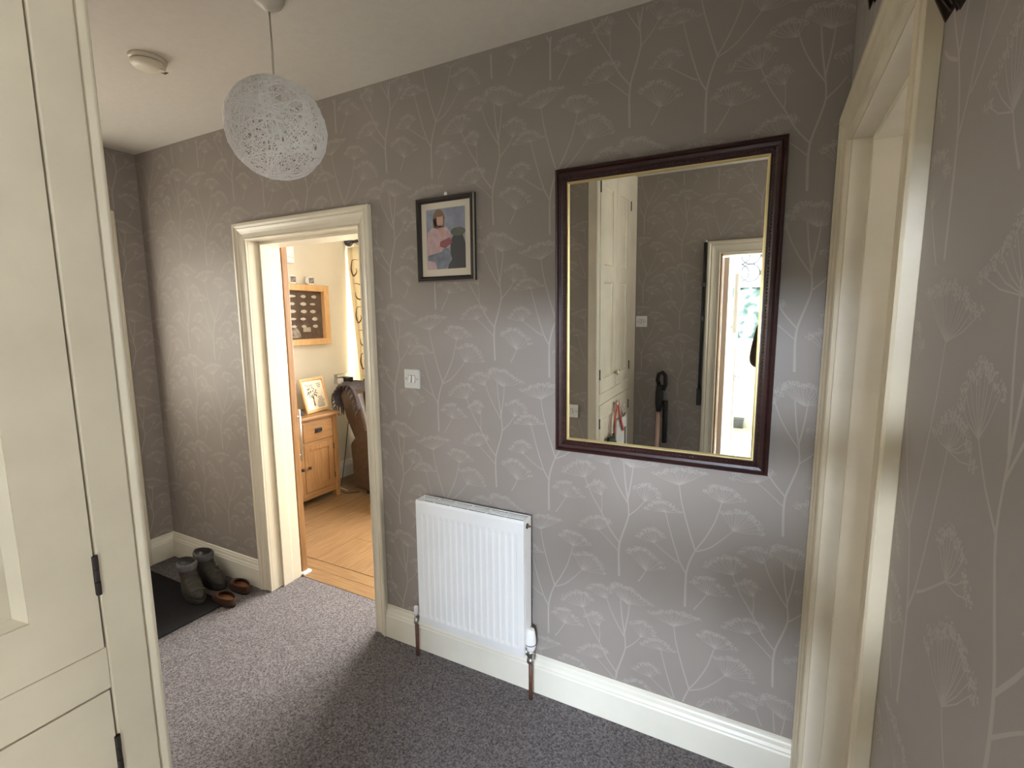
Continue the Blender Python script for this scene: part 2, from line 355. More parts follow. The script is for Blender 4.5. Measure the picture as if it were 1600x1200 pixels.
WX0, WX1, WZ0, WZ1 = -.48, 1.25, 1.07, 2.50
wall_boxes('wall_back_room_far', WHITEWALL, [(-1.0, WX0, -5.22, -5.1, 0, CZ), (WX1, 1.4, -5.22, -5.1, 0, CZ), (WX0, WX1, -5.22, -5.1, 0, WZ0), (WX0, WX1, -5.22, -5.1, WZ1, CZ)], 'white wall under the bright window reflected in the mirror')
wall_boxes('wall_back_room_left', WHITEWALL, [(-1.0, -.9, -5.1, YB-.12, 0, CZ)], 'white side wall of the reflected room')
wall_boxes('wall_back_room_right', WHITEWALL, [(1.3, 1.4, -5.1, YB-.12, 0, CZ)], 'white opposite wall of the reflected room')

# skirting boards: profile (out from wall, height)
SKP = [(0, 0), (.020, 0), (.020, .112), (.017, .118), (.017, .124), (.012, .134), (.010, .146), (.007, .152), (.007, .160), (0, .164)]
def skirting(name, p0, p1, nrm, label, m=SKIRT):
    p0 = Vector(p0); p1 = Vector(p1); n = Vector(nrm)
    b = MB().prism(SKP, lambda o, h: p0+n*o+Vector((0, 0, h)), lambda o, h: p1+n*o+Vector((0, 0, h)))
    return structure(b.build(name, m), label, 'skirting')
skirting('baseboard_front', (DX1+.07, 0, 0), (XR-.02, 0, 0), (0, -1, 0), 'white skirting board under the radiator and mirror')
skirting('baseboard_front_left', (XL, 0, 0), (DX0-.088, 0, 0), (0, -1, 0), 'cream skirting board behind the boots')
skirting('baseboard_left', (XL, -.15, 0), (XL, 0, 0), (1, 0, 0), 'short cream skirting board in the dark corner')
skirting('baseboard_back', (-.95, YB, 0), (BX0-.09, YB, 0), (0, 1, 0), 'cream skirting board behind the stick vacuum')
skirting('baseboard_living', (-3.7, .19, 0), (-3.7, 2.0, 0), (1, 0, 0), 'white skirting board behind the oak cabinet', WHITE)
skirting('baseboard_back_room', (-.9, -5.1, 0), (1.3, -5.1, 0), (0, 1, 0), 'white skirting board in the reflected room')

# ------------------------------------------------------------------ doorways (architraves mitred, linings, stops)
ARCH = [(0, 0), (0, .012), (.006, .016), (.010, .013), (.014, .011), (.034, .012), (.046, .015), (.054, .020), (.060, .022), (.064, .019), (.068, .021), (.074, .026), (.086, .026), (.090, .022), (.090, 0)]
def architrave(parent, u0, u1, z1, fn, m, wl=1., wr=1., names=('architrave',)*3, zb=0):
    """u0,u1,z1: opening; fn(u, z, h) to space with h out of the wall"""
    n = len(ARCH)
    L0 = [(u0-o*wl, zb, h) for o, h in ARCH]; L1 = [(u0-o*wl, z1+o, h) for o, h in ARCH]
    R1 = [(u1+o*wr, z1+o, h) for o, h in ARCH]; R0 = [(u1+o*wr, zb, h) for o, h in ARCH]
    for nm, a, b_ in ((names[0], L0, L1), (names[1], L1, R1), (names[2], R1, R0)):
        mb = MB().add([fn(*p) for p in a]+[fn(*p) for p in b_], [(i, (i+1) % n, n+(i+1) % n, n+i) for i in range(n)]+[tuple(reversed(range(n))), tuple(range(n, 2*n))])
        mb.build(nm, m, parent, bevel=.0008, seg=1)
d1 = structure(thing('door_1', ((DX0+DX1)/2, 0, 0)), 'cream moulded doorway opening onto the living room', 'doorway')
architrave(d1, DX0, DX1, DZ, lambda u, z, h: (u, -h, z), CREAM, .97, .82)
for nm, r in (('jamb', (DX0-.02, DX0, 0, .19, 0, DZ+.02)), ('jamb', (DX1, DX1+.02, 0, .19, 0, DZ+.02)), ('head_lining', (DX0, DX1, 0, .19, DZ, DZ+.02)),
              ('door_stop', (DX0-.001, DX0+.013, .062, .125, 0, DZ)), ('door_stop', (DX0-.001, DX0+.008, .125, .188, 0, DZ)), ('door_stop', (DX1-.012, DX1+.001, .06, .188, 0, DZ)), ('head_stop', (DX0+.013, DX1-.012, .06, .188, DZ-.014, DZ+.001))):
    box(nm, CREAM, d1, *r, bevel=.002)
d2 = structure(thing('door_2', ((BX0+BX1)/2, YB, 0)), 'cream framed doorway to the bright room reflected in the mirror', 'doorway')
architrave(d2, BX0, BX1, BZ, lambda u, z, h: (u, YB+h, z), CREAM)
for nm, r in (('jamb', (BX0-.001, BX0+.012, YB-.12, YB, 0, BZ)), ('jamb', (BX1-.012, BX1+.001, YB-.12, YB, 0, BZ)), ('head_lining', (BX0+.012, BX1-.012, YB-.12, YB, BZ-.012, BZ))):
    box(nm, OAK if nm == 'jamb' else CREAM, d2, *r, bevel=.002)
LEAF = mat('leaf_paint', (.80, .72, .60), .4)
# open half-glazed leaf swung into the back room
hx, hy = BX0+.014, YB-.125; ang = math.atan2(.045, .74)
LM = Matrix.Translation((hx, hy, 0)) @ Matrix.Rotation(-math.pi/2+ang, 4, 'Z')       # local +x runs along the leaf
def leafbox(nm, m, x0, x1, z0, z1, y0=0, y1=.038, parent=None, bevel=.002):
    return MB().box(x0, x1, y0, y1, z0, z1).xf(LM).build(nm, m, parent or d2, bevel=bevel)
leafbox('leaf_stile', LEAF, 0, .11, .01, 1.925); leafbox('leaf_stile', LEAF, .64, .74, .01, 1.925)
leafbox('leaf_rail', LEAF, .11, .64, .01, .22); leafbox('leaf_rail', LEAF, .11, .64, 1.20, 1.32); leafbox('leaf_rail', LEAF, .11, .64, 1.83, 1.925)
leafbox('leaf_panel', LEAF, .11, .64, .22, 1.20, .008, .03); leafbox('leaf_glass', GLASS, .11, .64, 1.32, 1.83, .016, .022, bevel=0)
hd = MB().lathe([(.026, 0), (.026, .006), (.008, .008), (.008, .04)], (.69, .038, .93), (0, 1, 0), 16); hd.tube([(.69, .075, .93), (.64, .078, .932), (.585, .074, .928)], [.009, .008, .006], 8); hd.xf(LM).build('door_handle', STEEL, d2, True)
MB().lathe([(.02, 0), (.02, .006)], (.69, .038, .86), (0, 1, 0), 16).xf(LM).build('keyhole_plate', STEEL, d2)
d3 = structure(thing('door_3', (XR, (RY0+RY1)/2, 0)), 'worn cream doorway in the side wall close to the mirror', 'doorway')
architrave(d3, RY0, RY1, RZ, lambda u, z, h: (XR-h*.87, u, z), CREAM_AGED, 1.12, 1.2)
for nm, r in (('jamb', (XR, XR+.12, RY0-.02, RY0, 0, RZ+.02)), ('jamb', (XR, XR+.12, RY1, RY1+.02, 0, RZ+.02)), ('head_lining', (XR, XR+.12, RY0, RY1, RZ, RZ+.02)),
              ('door_stop', (XR+.045, XR+.12, RY0-.001, RY0+.012, 0, RZ)), ('door_stop', (XR+.045, XR+.12, RY1-.012, RY1+.001, 0, RZ)), ('head_stop', (XR+.045, XR+.12, RY0+.012, RY1-.012, RZ-.012, RZ+.001))):
    box(nm, CREAM_OLD, d3, *r, bevel=.002)
# front door in the left wall: frame, casing and glazed leaf
d4 = structure(thing('door_4', (XL, (FY0+FY1)/2, 0)), 'cream framed glazed front door in the end wall', 'door')
architrave(d4, FY0, FY1, FZ, lambda u, z, h: (XL+h, u, z), CREAM)
for nm, r in (('jamb', (XL-.12, XL, FY0-.001, FY0+.03, 0, FZ)), ('jamb', (XL-.12, XL, FY1-.03, FY1+.001, 0, FZ)), ('head_lining', (XL-.12, XL, FY0+.03, FY1-.03, FZ-.03, FZ+.001)),
              ('leaf_stile', (XL-.11, XL-.066, FY0+.03, FY0+.14, .01, FZ-.03)), ('leaf_stile', (XL-.11, XL-.066, FY1-.14, FY1-.03, .01, FZ-.03)), ('leaf_rail', (XL-.11, XL-.066, FY0+.14, FY1-.14, .01, .25)),
              ('leaf_rail', (XL-.11, XL-.066, FY0+.14, FY1-.14, .86, 1.0)), ('leaf_rail', (XL-.11, XL-.066, FY0+.14, FY1-.14, 1.96, FZ-.03)), ('leaf_panel', (XL-.098, XL-.078, FY0+.14, FY1-.14, .25, .86))):
    box(nm, CREAM, d4, *r, bevel=.002)
box('door_glass', FROST, d4, XL-.09, XL-.084, FY0+.14, FY1-.14, 1.0, 1.96)

# ------------------------------------------------------------------ windows
def window(name, parent_loc, rect, fn, bars_u, bars_z, label, pane_mats, fw=.05):
    """rect u0,u1,z0,z1; fn(u0,u1,d0,d1,z0,z1) -> box bounds"""
    u0, u1, z0, z1 = rect
    o = structure(thing(name, parent_loc), label, 'window')
    for r in ((u0, u0+fw, z0, z1), (u1-fw, u1, z0, z1), (u0+fw, u1-fw, z0, z0+fw), (u0+fw, u1-fw, z1-fw, z1)):
        box('frame_member', WHITE, o, *fn(r[0], r[1], -.03, .03, r[2], r[3]), bevel=.004)
    us = [u0+fw]+bars_u+[u1-fw]; zs = [z0+fw]+bars_z+[z1-fw]
    for u in bars_u: box('mullion', WHITE, o, *fn(u-.025, u+.025, -.03, .03, z0+fw, z1-fw), bevel=.004)
    for i in range(len(us)-1):
        a, b_ = us[i]+(.025 if i else 0), us[i+1]-(.025 if i < len(us)-2 else 0)
        for z in bars_z: box('transom', WHITE, o, *fn(a, b_, -.03, .03, z-.025, z+.025), bevel=.004)
        for j in range(len(zs)-1):
            box('window_pane', pane_mats[j], o, *fn(a, b_, -.004, .004, zs[j]+(.025 if j else 0), zs[j+1]-(.025 if j < len(zs)-2 else 0)))
    return o
w1 = window('window_1', (-2.3, 2.06, .95), (-3.42, -1.2, .95, 2.2), lambda a, b, d0, d1, z0, z1: (a, b, 2.06+d0, 2.06+d1, z0, z1), [-2.68, -1.94], [1.82], 'white framed living room window behind the patterned curtain', [GLASS, GLASS])
w2 = window('window_2', (.37, -5.16, WZ0), (WX0, WX1, WZ0, WZ1), lambda a, b, d0, d1, z0, z1: (a, b, -5.16+d0, -5.16+d1, z0, z1), [.08, .66], [1.78], 'bright window with leaded circles reflected in the mirror', [OBSC, FROST2])
for cx in (-.36, -.24, -.02, .30, .42, .66):
    for cz in (1.93, 2.14, 2.35):
        ring = [(cx+.105*math.cos(t*math.pi/10), -5.145, cz+.105*math.sin(t*math.pi/10)) for t in range(20)]
        MB().tube(ring, .009, 5, closed=True).build('lead_ring', GREYP, w2)
box('window_sill', WHITE, w2, WX0-.05, WX1+.05, -5.16, -5.02, WZ0-.04, WZ0, bevel=.005)
box('dado_rail', WHITEWALL, w2, -.9, 1.3, -5.1, -5.085, .87, .90, bevel=.004)
w3 = window('window_3', (2.55, -.75, .9), (-1.3, -.2, .9, 2.2), lambda a, b, d0, d1, z0, z1: (2.55+d0, 2.55+d1, a, b, z0, z1), [-.75], [1.8], 'white framed window of the side room', [GLASS, GLASS])

w4 = window('window_4_added', (1.45, -1.92, .9), (-2.22, -1.62, .9, 2.2), lambda a, b, d0, d1, z0, z1: (1.45+d0, 1.45+d1, a, b, z0, z1), [], [1.8], 'added white framed window at the unseen end of the hallway', [GLASS, GLASS])  # window added so the fill light can reach the cupboard

# ------------------------------------------------------------------ built-in cupboard
CX = -.956
cup = thing('built_in_cupboard', (CX, -1.8, 0), 'cream painted built-in cupboard with panelled doors and black hinges', 'cupboard')
box('end_post', CREAM_OLD, cup, CX-.06, CX, -1.364, -1.306, 0, CZ-.001, bevel=.003)
MB().prism([(-.002, 0), (-.055, 0), (-.055, -.017), (-.012, -.017), (-.005, -.014), (0, -.006)], lambda u, v: (CX+.003+u, -1.2885+v, 0), lambda u, v: (CX+.003+u, -1.2885+v, CZ-.001)).build('corner_bead', CREAM_OLD, cup, bevel=.002)
box('rear_post', CREAM_OLD, cup, CX-.06, CX, YB+.001, -2.104, 0, CZ-.001, bevel=.003)
box('top_rail', CREAM_OLD, cup, CX-.06, CX, -2.104, -1.364, 2.43, CZ-.001, bevel=.003)
box('middle_rail', CREAM_OLD, cup, CX-.06, CX, -2.104, -1.364, .944, 1.018, bevel=.002)
box('plinth_rail', CREAM_OLD, cup, CX-.06, CX, -2.104, -1.364, 0, .11, bevel=.003)
box('carcass_back', DARK, cup, -1.55, -1.53, YB+.001, -1.392, 0, CZ-.001)
box('carcass_shelf', CREAM_OLD, cup, -1.53, CX-.062, YB+.001, -1.392, .955, .98)
def cup_door(y0, y1, z0, z1, panels, hinge_at, hz, knob=None):
    g = .0019; y0 += g; y1 -= g; z0 += g; z1 -= g; x0, x1 = CX-.030, CX+.001; st = .085
    dr = bpy.data.objects.new('cupboard_door', None)
    mb = MB()
    mb.box(x0, x1, y0, y0+st, z0, z1).box(x0, x1, y1-st, y1, z0, z1)
    zs = [z0]+[v for p in panels for v in p]+[z1]
    for i in range(0, len(zs), 2): mb.box(x0, x1, y0+st, y1-st, zs[i], zs[i+1])
    d = mb.build('cupboard_door', CREAM_OLD, cup)
    bpy.data.objects.remove(dr)
    for a, b_ in panels:
        box('door_panel', CREAM_OLD, d, x0+.004, x1-.013, y0+st-.002, y1-st+.002, a-.002, b_+.002)
        m = .014; F = [(y0+st, a), (y1-st, a), (y1-st, b_), (y0+st, b_)]
        G = [(y0+st+m, a+m), (y1-st-m, a+m), (y1-st-m, b_-m), (y0+st+m, b_-m)]
        M2 = MB()
        for i in range(4):
            j = (i+1) % 4
            M2.add([(x1-.003, *F[i]), (x1-.003, *F[j]), (x1-.012, *G[j]), (x1-.012, *G[i])], [(0, 1, 2, 3)])
            M2.add([(x1-.0125, *F[i]), (x1-.0125, *F[j]), (x1-.0125, *G[j]), (x1-.0125, *G[i])], [(0, 1, 2, 3)])
        M2.build('panel_moulding', CREAM_OLD, d)
    for z in hz:
        h = MB(); yh = y1+g if hinge_at else y0-g
        h.lathe([(.0040, 0), (.0040, .022)], (x1+.002, yh, z-.034), n=10).lathe([(.0037, 0), (.0037, .021)], (x1+.002, yh, z-.011), n=10).lathe([(.0040, 0), (.0040, .022)], (x1+.002, yh, z+.011), n=10)
        h.box(x1-.002, x1+.0012, yh-.0042, yh+.0042, z-.033, z+.033); h.build('hinge', IRON, d)
    if knob:
        MB().lathe([(.008, 0), (.007, .012), (.016, .018), (.018, .026), (.012, .032), (.002, .034)], (x1, *knob), (1, 0, 0), 16).build('knob', CREAM_OLD, d, True)
UP = [(1.112, 1.745), (1.845, 2.335)]
cup_door(-1.735, -1.366, 1.018, 2.43, UP, 1, (1.148, 2.31), (-1.71, 1.12))
cup_door(-2.102, -1.735, 1.018, 2.43, UP, 0, (1.13, 2.31), (-1.76, 1.12))
cup_door(-1.735, -1.366, .11, .944, [(.21, .84)], 1, (.822, .25), (-1.70, .90))
cup_door(-2.102, -1.735, .11, .944, [(.21, .84)], 0, (.822, .25), (-1.77, .90))

# ------------------------------------------------------------------ big mirror
mr = thing('wall_mirror', (-.338, 0, 1.063), 'large mahogany framed mirror with a gilt inner edge on the wallpaper', 'mirror')
MX0, MX1, MZ0, MZ1 = -.700, .022, 1.060, 2.078
gx0, gx1, gz0, gz1 = -.648, -.030, 1.112, 2.024
FP = [(0, .002), (0, .022), (.004, .028), (.010, .030), (.014, .026), (.020, .030), (.030, .028), (.040, .020), (.046, .016), (.050, .016), (.050, .004)]   # inwards fraction, out
def frame4(parent, name, m, o0, i0, prof, fn, bevel=0, **k):
    """o0: outer rect, i0: inner rect (u0,u1,z0,z1); prof: (distance inwards 0..max, out)"""
    mxd = max(p[0] for p in prof)
    def ring(t):
        return [(o0[0]+(i0[0]-o0[0])*t, o0[2]+(i0[2]-o0[2])*t), (o0[1]+(i0[1]-o0[1])*t, o0[2]+(i0[2]-o0[2])*t), (o0[1]+(i0[1]-o0[1])*t, o0[3]+(i0[3]-o0[3])*t), (o0[0]+(i0[0]-o0[0])*t, o0[3]+(i0[3]-o0[3])*t)]
    n = len(prof)
    for s_ in range(4):
        e = (s_+1) % 4
        A = [fn(*ring(p[0]/mxd)[s_], p[1]) for p in prof]; B = [fn(*ring(p[0]/mxd)[e], p[1]) for p in prof]
        MB().add(A+B, [(i, (i+1) % n, n+(i+1) % n, n+i) for i in range(n)]+[tuple(range(n)), tuple(range(n, 2*n))]).build(name, m, parent, bevel=bevel, **k)
YW = lambda u, z, h: (u, -h, z)
frame4(mr, 'frame_rail', MAHOG, (MX0, MX1, MZ0, MZ1), (gx0-.008, gx1+.008, gz0-.008, gz1+.008), FP, YW)
frame4(mr, 'gilt_slip', GILT, (gx0-.008, gx1+.008, gz0-.008, gz1+.008), (gx0, gx1, gz0, gz1), [(0, .004), (0, .018), (.004, .018), (.008, .013), (.008, .004)], YW)
# rope bead round the inner edge of the mahogany
bd = MB()
def bead_line(a, b_):
    a = Vector(a); b_ = Vector(b_); n = int((b_-a).length/.0105)
    for i in range(n+1):
        p = a+(b_-a)*i/n; bd.ball(p, (.0042, .0035, .0042), 6, 4)
q0, q1, q2, q3 = gx0-.018, gx1+.018, gz0-.018, gz1+.018
bead_line((q0, -.021, q2), (q0, -.021, q3)); bead_line((q1, -.021, q2), (q1, -.021, q3)); bead_line((q0, -.021, q2), (q1, -.021, q2)); bead_line((q0, -.021, q3), (q1, -.021, q3))
bd.build('rope_bead', MAHOG, mr, True)
box('mirror_glass', MIRROR, mr, gx0-.004, gx1+.004, -.012, -.006, gz0-.004, gz1+.004)
box('backing_board', DARK, mr, MX0+.01, MX1-.01, -.0055, 0, MZ0+.01, MZ1-.01)

mr.rotation_euler.x = .0160       # hung on a cord: leans out a little at the top

# ------------------------------------------------------------------ photograph frame
pf = thing('picture_frame', (-1.19, -.01, 1.713), 'black picture frame holding a portrait photograph with a cream mount', 'picture')
P0, P1, Q0, Q1 = -1.335, -1.052, 1.714, 2.052
frame4(pf, 'frame_rail', BLACKWOOD, (P0, P1, Q0, Q1), (P0+.021, P1-.021, Q0+.021, Q1-.021), [(0, .001), (0, .018), (.005, .022), (.014, .021), (.021, .014), (.021, .004)], YW)
frame4(pf, 'silver_edge', SILVER, (P0-.0006, P1+.0006, Q0-.0006, Q1+.0006), (P0+.003, P1-.003, Q0+.003, Q1-.003), [(0, .014), (0, .0185), (.0036, .0215), (.0036, .016)], YW)
box('mount', CARD, pf, P0+.019, P1-.019, -.009, -.005, Q0+.019, Q1-.019)
PHM = [mat('photo_backdrop', (.19, .22, .29), .6, nscale=14, col2=(.34, .36, .44)), mat('photo_pink', (.52, .36, .38), .6, noise=.15, nscale=40), mat('photo_hair', (.20, .12, .065), .6), mat('photo_skin', (.52, .32, .25), .6),
       mat('photo_denim', (.16, .19, .24), .6, noise=.4, nscale=30), mat('photo_black', (.03, .035, .045), .6), mat('photo_hat', (.11, .12, .09), .6), mat('photo_red', (.25, .07, .08), .6)]
ph = MB(); a0, a1, b0, b1 = P0+.046, P1-.046, Q0+.050, Q1-.046
def pp(u, v, k): return (a0+(a1-a0)*u, -.0092-.00012*k, b0+(b1-b0)*v)
def pshape(mi, pts, k): ph.cur = mi; ph.add([pp(u, v, k) for u, v in pts], [tuple(range(len(pts)))])
def pell(mi, cu, cv, ru, rv, k, n=18): pshape(mi, [(cu+ru*math.cos(2*math.pi*i/n), cv+rv*math.sin(2*math.pi*i/n)) for i in range(n)], k)
pshape(0, [(0, 0), (1, 0), (1, 1), (0, 1)], 0)
pell(2, .33, .84, .15, .15, 1); pshape(2, [(.17, .84), (.49, .86), (.44, .62), (.36, .56), (.20, .60)], 1)
pshape(1, [(0, .34), (.02, .62), (.16, .70), (.34, .66), (.52, .70), (.62, .60), (.66, .44), (.60, .36), (.30, .24), (0, .24)], 2)
pell(3, .36, .80, .092, .115, 3); pshape(3, [(.30, .72), (.42, .72), (.40, .62), (.32, .62)], 3); pell(2, .35, .905, .10, .04, 4)
pell(3, .42, .585, .065, .06, 4); pshape(7, [(.36, .46), (.62, .52), (.66, .42), (.48, .34), (.34, .38)], 4); pell(3, .28, .32, .06, .035, 5)
pshape(4, [(.02, 0), (.04, .24), (.30, .28), (.60, .30), (.66, .16), (.52, .02), (.30, 0)], 3); pell(4, .50, .22, .13, .13, 4); pshape(1, [(0, 0), (.02, .16), (.22, .12), (.26, 0)], 5)
pshape(5, [(.62, .46), (.74, .58), (.92, .58), (1, .40), (1, 0), (.54, 0), (.62, .24)], 2); pell(6, .82, .60, .19, .07, 4); pshape(6, [(.68, .61), (.74, .66), (.90, .67), (.97, .60)], 5)
ph.build('photograph', PHM, pf)
box('picture_glass', GLASS2, pf, P0+.018, P1-.018, -.0135, -.012, Q0+.018, Q1-.018)
MB().ball((-1.187, -.012, 2.060), (.006, .008, .008), 10, 8).build('hanging_hook', WHITE, pf, True)

# ------------------------------------------------------------------ light switches
def switch(name, c, ax, nrm, label, gangs=2, m=WHITE, group=None):
    c = Vector(c); ax = Vector(ax); n = Vector(nrm); t = thing(name, c-Vector((0, 0, .043)), label, 'switch', group)
    def bx(u0, u1, z0, z1, d0, d1):
        ps = [c+ax*u+n*d_+Vector((0, 0, z)) for u in (u0, u1) for d_ in (d0, d1) for z in (z0, z1)]
        return (min(p.x for p in ps), max(p.x for p in ps), min(p.y for p in ps), max(p.y for p in ps), min(p.z for p in ps), max(p.z for p in ps))
    box('plate', m, t, *bx(-.043, .043, -.043, .043, -.001, .009), bevel=.003, seg=3)
    for g in range(gangs):
        u = (g-(gangs-1)/2)*.0195
        box('rocker_gap', DARK, t, *bx(u-.0085, u+.0085, -.0165, .0165, .008, .0094))
        p = [(-.0155, .009), (.0155, .009), (.0155, .0105), (0, .0115), (-.0155, .0145)]
        MB().prism(p, lambda z, d_: c+ax*(u-.0068)+n*d_+Vector((0, 0, z)), lambda z, d_: c+ax*(u+.0068)+n*d_+Vector((0, 0, z))).build('rocker', WHITE, t, bevel=.001)
    for s_ in (-1, 1):
        MB().lathe([(.0038, 0), (.0038, .0012)], c+ax*(s_*.030)+n*.009, n, 10).build('screw', SILVER, t)
    return t
switch('light_switch', (-1.394, 0, 1.296), (1, 0, 0), (0, -1, 0), 'square white double light switch on the wallpaper above the radiator', 2, mat('switch_steel', (.60, .62, .60), .35, metal=.25))
switch('light_switch', (-1.115, YK, .915), (1, 0, 0), (0, 1, 0), 'white light switch at the edge of the mirror reflection beside cupboard', 1)
switch('light_switch', (-.905, YB, 1.455), (1, 0, 0), (0, 1, 0), 'white double switch plate reflected beside the cupboard on dark wall', 2)

# ------------------------------------------------------------------ radiator
ra = thing('radiator', (-1.06, -.06, 0), 'white ribbed panel radiator with top grille and copper pipes', 'radiator')
RX0, RX1, RZ0, RZ1, RYF, RYB_ = -1.322, -.798, .205, .782, -.100, -.035
n = 16; pw = (RX1-RX0-.05)/n; prof = [(RX0, 0), (RX0+.025, 0)]
for i in range(n):
    a = RX0+.025+i*pw; prof += [(a+pw*.12, .0), (a+pw*.30, .0022), (a+pw*.70, .0022), (a+pw*.88, .0)]
prof += [(RX1-.025, 0), (RX1, 0)]
mb = MB(); z_ = [RZ0, RZ0+.034, RZ0+.05, RZ1-.075, RZ1-.055, RZ1-.012, RZ1]
V = []
for j, z in enumerate(z_):
    s_ = 1 if j in (2, 3) else 0
    V.append([(x, RYF+.004*(0 if j not in (0, 6) else 1)+h*s_, z) for x, h in prof])
N = len(prof)
mb.add([p for r in V for p in r], [(j*N+i, j*N+i+1, (j+1)*N+i+1, (j+1)*N+i) for j in range(len(z_)-1) for i in range(N-1)])
mb.build('front_panel', WHITE_EN, ra, solid=.002)
box('water_channel', WHITE_EN, ra, RX0+.002, RX1-.002, RYF+.006, RYF+.020, RZ0+.003, RZ1-.016, bevel=.003)
fins = MB()
for i in range(28):
    x = RX0+.03+i*(RX1-RX0-.06)/27; fins.box(x-.0008, x+.0008, RYF+.021, RYB_-.006, RZ0+.03, RZ1-.03)
fins.build('convector_fins', WHITE_EN, ra)
for s_, x in ((-1, RX0), (1, RX1)):
    sp = MB().box(min(x, x-s_*.0015), max(x, x-s_*.0015), RYF+.001, RYB_, RZ1-.062, RZ1-.001).box(min(x, x-s_*.0015), max(x, x-s_*.0015), RYF+.012, RYB_, RZ0+.05, RZ1-.062)
    sp.build('side_cover', WHITE_EN, ra)
    MB().lathe([(.011, 0), (.011, .001)], (x, RYF+.03, RZ1-.030), (s_, 0, 0), 14).build('bleed_hole', DARK, ra)
MB().lathe([(.0055, 0), (.0055, .010), (.003, .011), (.003, .016)], (RX1, RYF+.03, RZ1-.030), (1, 0, 0), 10).build('bleed_valve', BRASS, ra)
# top grille: long rails and cross bars
for y in (RYF+.003, RYF+.019, RYF+.031, RYF+.044, RYB_-.004):
    box('grille_rail', WHITE_EN, ra, RX0+.002, RX1-.002, y-.0015, y+.0015, RZ1-.004, RZ1)
for i in range(7):
    x = RX0+.004+i*(RX1-RX0-.008)/6; box('grille_bar', WHITE_EN, ra, x-.003, x+.003, RYF+.006, RYB_-.007, RZ1-.0035, RZ1-.0005)
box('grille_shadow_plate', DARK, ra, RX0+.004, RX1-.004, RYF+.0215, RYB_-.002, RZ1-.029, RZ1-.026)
for x in (RX0+.1, RX1-.1): box('wall_bracket', WHITE_EN, ra, x-.012, x+.012, RYB_-.004, -.0005, RZ0+.1, RZ1-.1)
for x in (-1.373, -.789):
    pp_ = MB().tube([(x, -.06, -.002), (x, -.06, .17)], .0085, 10); pp_.build('supply_pipe', COPPER, ra, True)
# lockshield (left)
v = MB().lathe([(.011, 0), (.013, .006), (.013, .020), (.010, .024), (.010, .046), (.006, .05)], (-1.373, -.06, .162), n=14); v.tube([(-1.373, -.06, .196), (-1.318, -.06, .235)], .010, 10)
v.build('lockshield_valve', STEEL, ra, True)
MB().lathe([(.010, 0), (.011, .004), (.0105, .034), (.007, .038), (.001, .039)], (-1.373, -.06, .210), n=14).build('lockshield_cap', WHITE, ra, True)
# thermostatic valve (right)
v = MB().lathe([(.012, 0), (.016, .004), (.016, .018), (.012, .022), (.012, .040), (.015, .042), (.015, .056)], (-.789, -.06, .163), n=16); v.tube([(-.789, -.06, .196), (-.83, -.06, .222)], .012, 10); v.lathe([(.018, 0), (.018, .012)], (-.812, -.06, .205), (-1, 0, .25), 8)
v.build('valve_body', STEEL, ra, True)
th = MB().lathe([(.014, 0), (.0185, .006), (.022, .022), (.023, .040), (.0215, .060), (.018, .082), (.015, .092), (.009, .095), (.001, .095)], (-.789, -.06, .219), n=22).build('thermostat_head', WHITE, ra, True)
MB().lathe([(.0232, 0), (.0236, .0012), (.0236, .0026), (.0232, .0038)], (-.789, -.06, .248), n=22).build('scale_ring', GREYP, th)
MB().lathe([(.004, 0), (.004, .0012)], (-.7975, -.0815, .238), (-.36, -.93, 0), 10).build('logo_dot', GREYP, th)

# ------------------------------------------------------------------ pendant lamp and smoke alarm
LX, LY, LZ, LR = -1.437, -.585, 2.166, .152
pl = thing('pendant_lamp', (LX, LY, CZ), 'white woven string ball pendant lamp hanging from the ceiling', 'lamp')
MB().lathe([(.046, 0), (.046, -.008), (.040, -.020), (.022, -.032), (.012, -.042), (.001, -.043)], (LX, LY, CZ), n=28).build('ceiling_rose', mat('rose_plastic', (.62, .58, .50), .4), pl, True)
MB().tube([(LX, LY, CZ-.04), (LX+.002, LY, (CZ+LZ)/2+.06), (LX, LY, LZ+.10)], .0028, 8).build('cord', mat('flex', (.45, .42, .36), .6), pl, True)
MB().lathe([(.018, 0), (.018, -.05), (.022, -.052), (.022, -.062)], (LX, LY, LZ+.11), n=16).build('bulb_holder', WHITE, pl, True)
MB().ball((LX, LY, LZ+.012), (.028, .028, .04), 14, 10).build('bulb', mat('bulb_glass', (.8, .8, .76), .2), pl, True)
th = MB(); rnd = random.Random(5)
for i in range(185):
    ax = Vector((rnd.gauss(0, 1), rnd.gauss(0, 1), rnd.gauss(0, 1))).normalized(); a = ax.orthogonal().normalized(); b_ = ax.cross(a)
    d_ = rnd.uniform(-.75, .75); rr = math.sqrt(1-d_*d_); R_ = LR*rnd.uniform(.975, 1.0)
    st_ = rnd.uniform(0, 6.28); ln = rnd.uniform(3.2, 6.2); k = 26
    th.tube([Vector((LX, LY, LZ))+(ax*d_+(a*math.cos(st_+ln*t/k)+b_*math.sin(st_+ln*t/k))*rr)*R_ for t in range(k+1)], rnd.choice((.0009, .0012, .0016)), 4, cap=False)
th.build('string_shade', STRING, pl, True)
sa = thing('smoke_alarm', (-2.165, -.565, CZ), 'round off-white smoke alarm on the ceiling near the lamp', 'smoke alarm')
SAM = mat('alarm_plastic', (.74, .69, .57), .45)
MB().lathe([(.062, 0), (.062, -.010), (.058, -.014)], (-2.165, -.565, CZ), n=36).build('base_plate', SAM, sa, True)
MB().lathe([(.050, 0), (.050, -.006)], (-2.165, -.565, CZ-.0135), n=36).build('vent_gap', DARK, sa)
MB().lathe([(.057, 0), (.057, -.006), (.052, -.015), (.036, -.021), (.001, -.023)], (-2.165, -.565, CZ-.018), n=36).build('alarm_cover', SAM, sa, True)
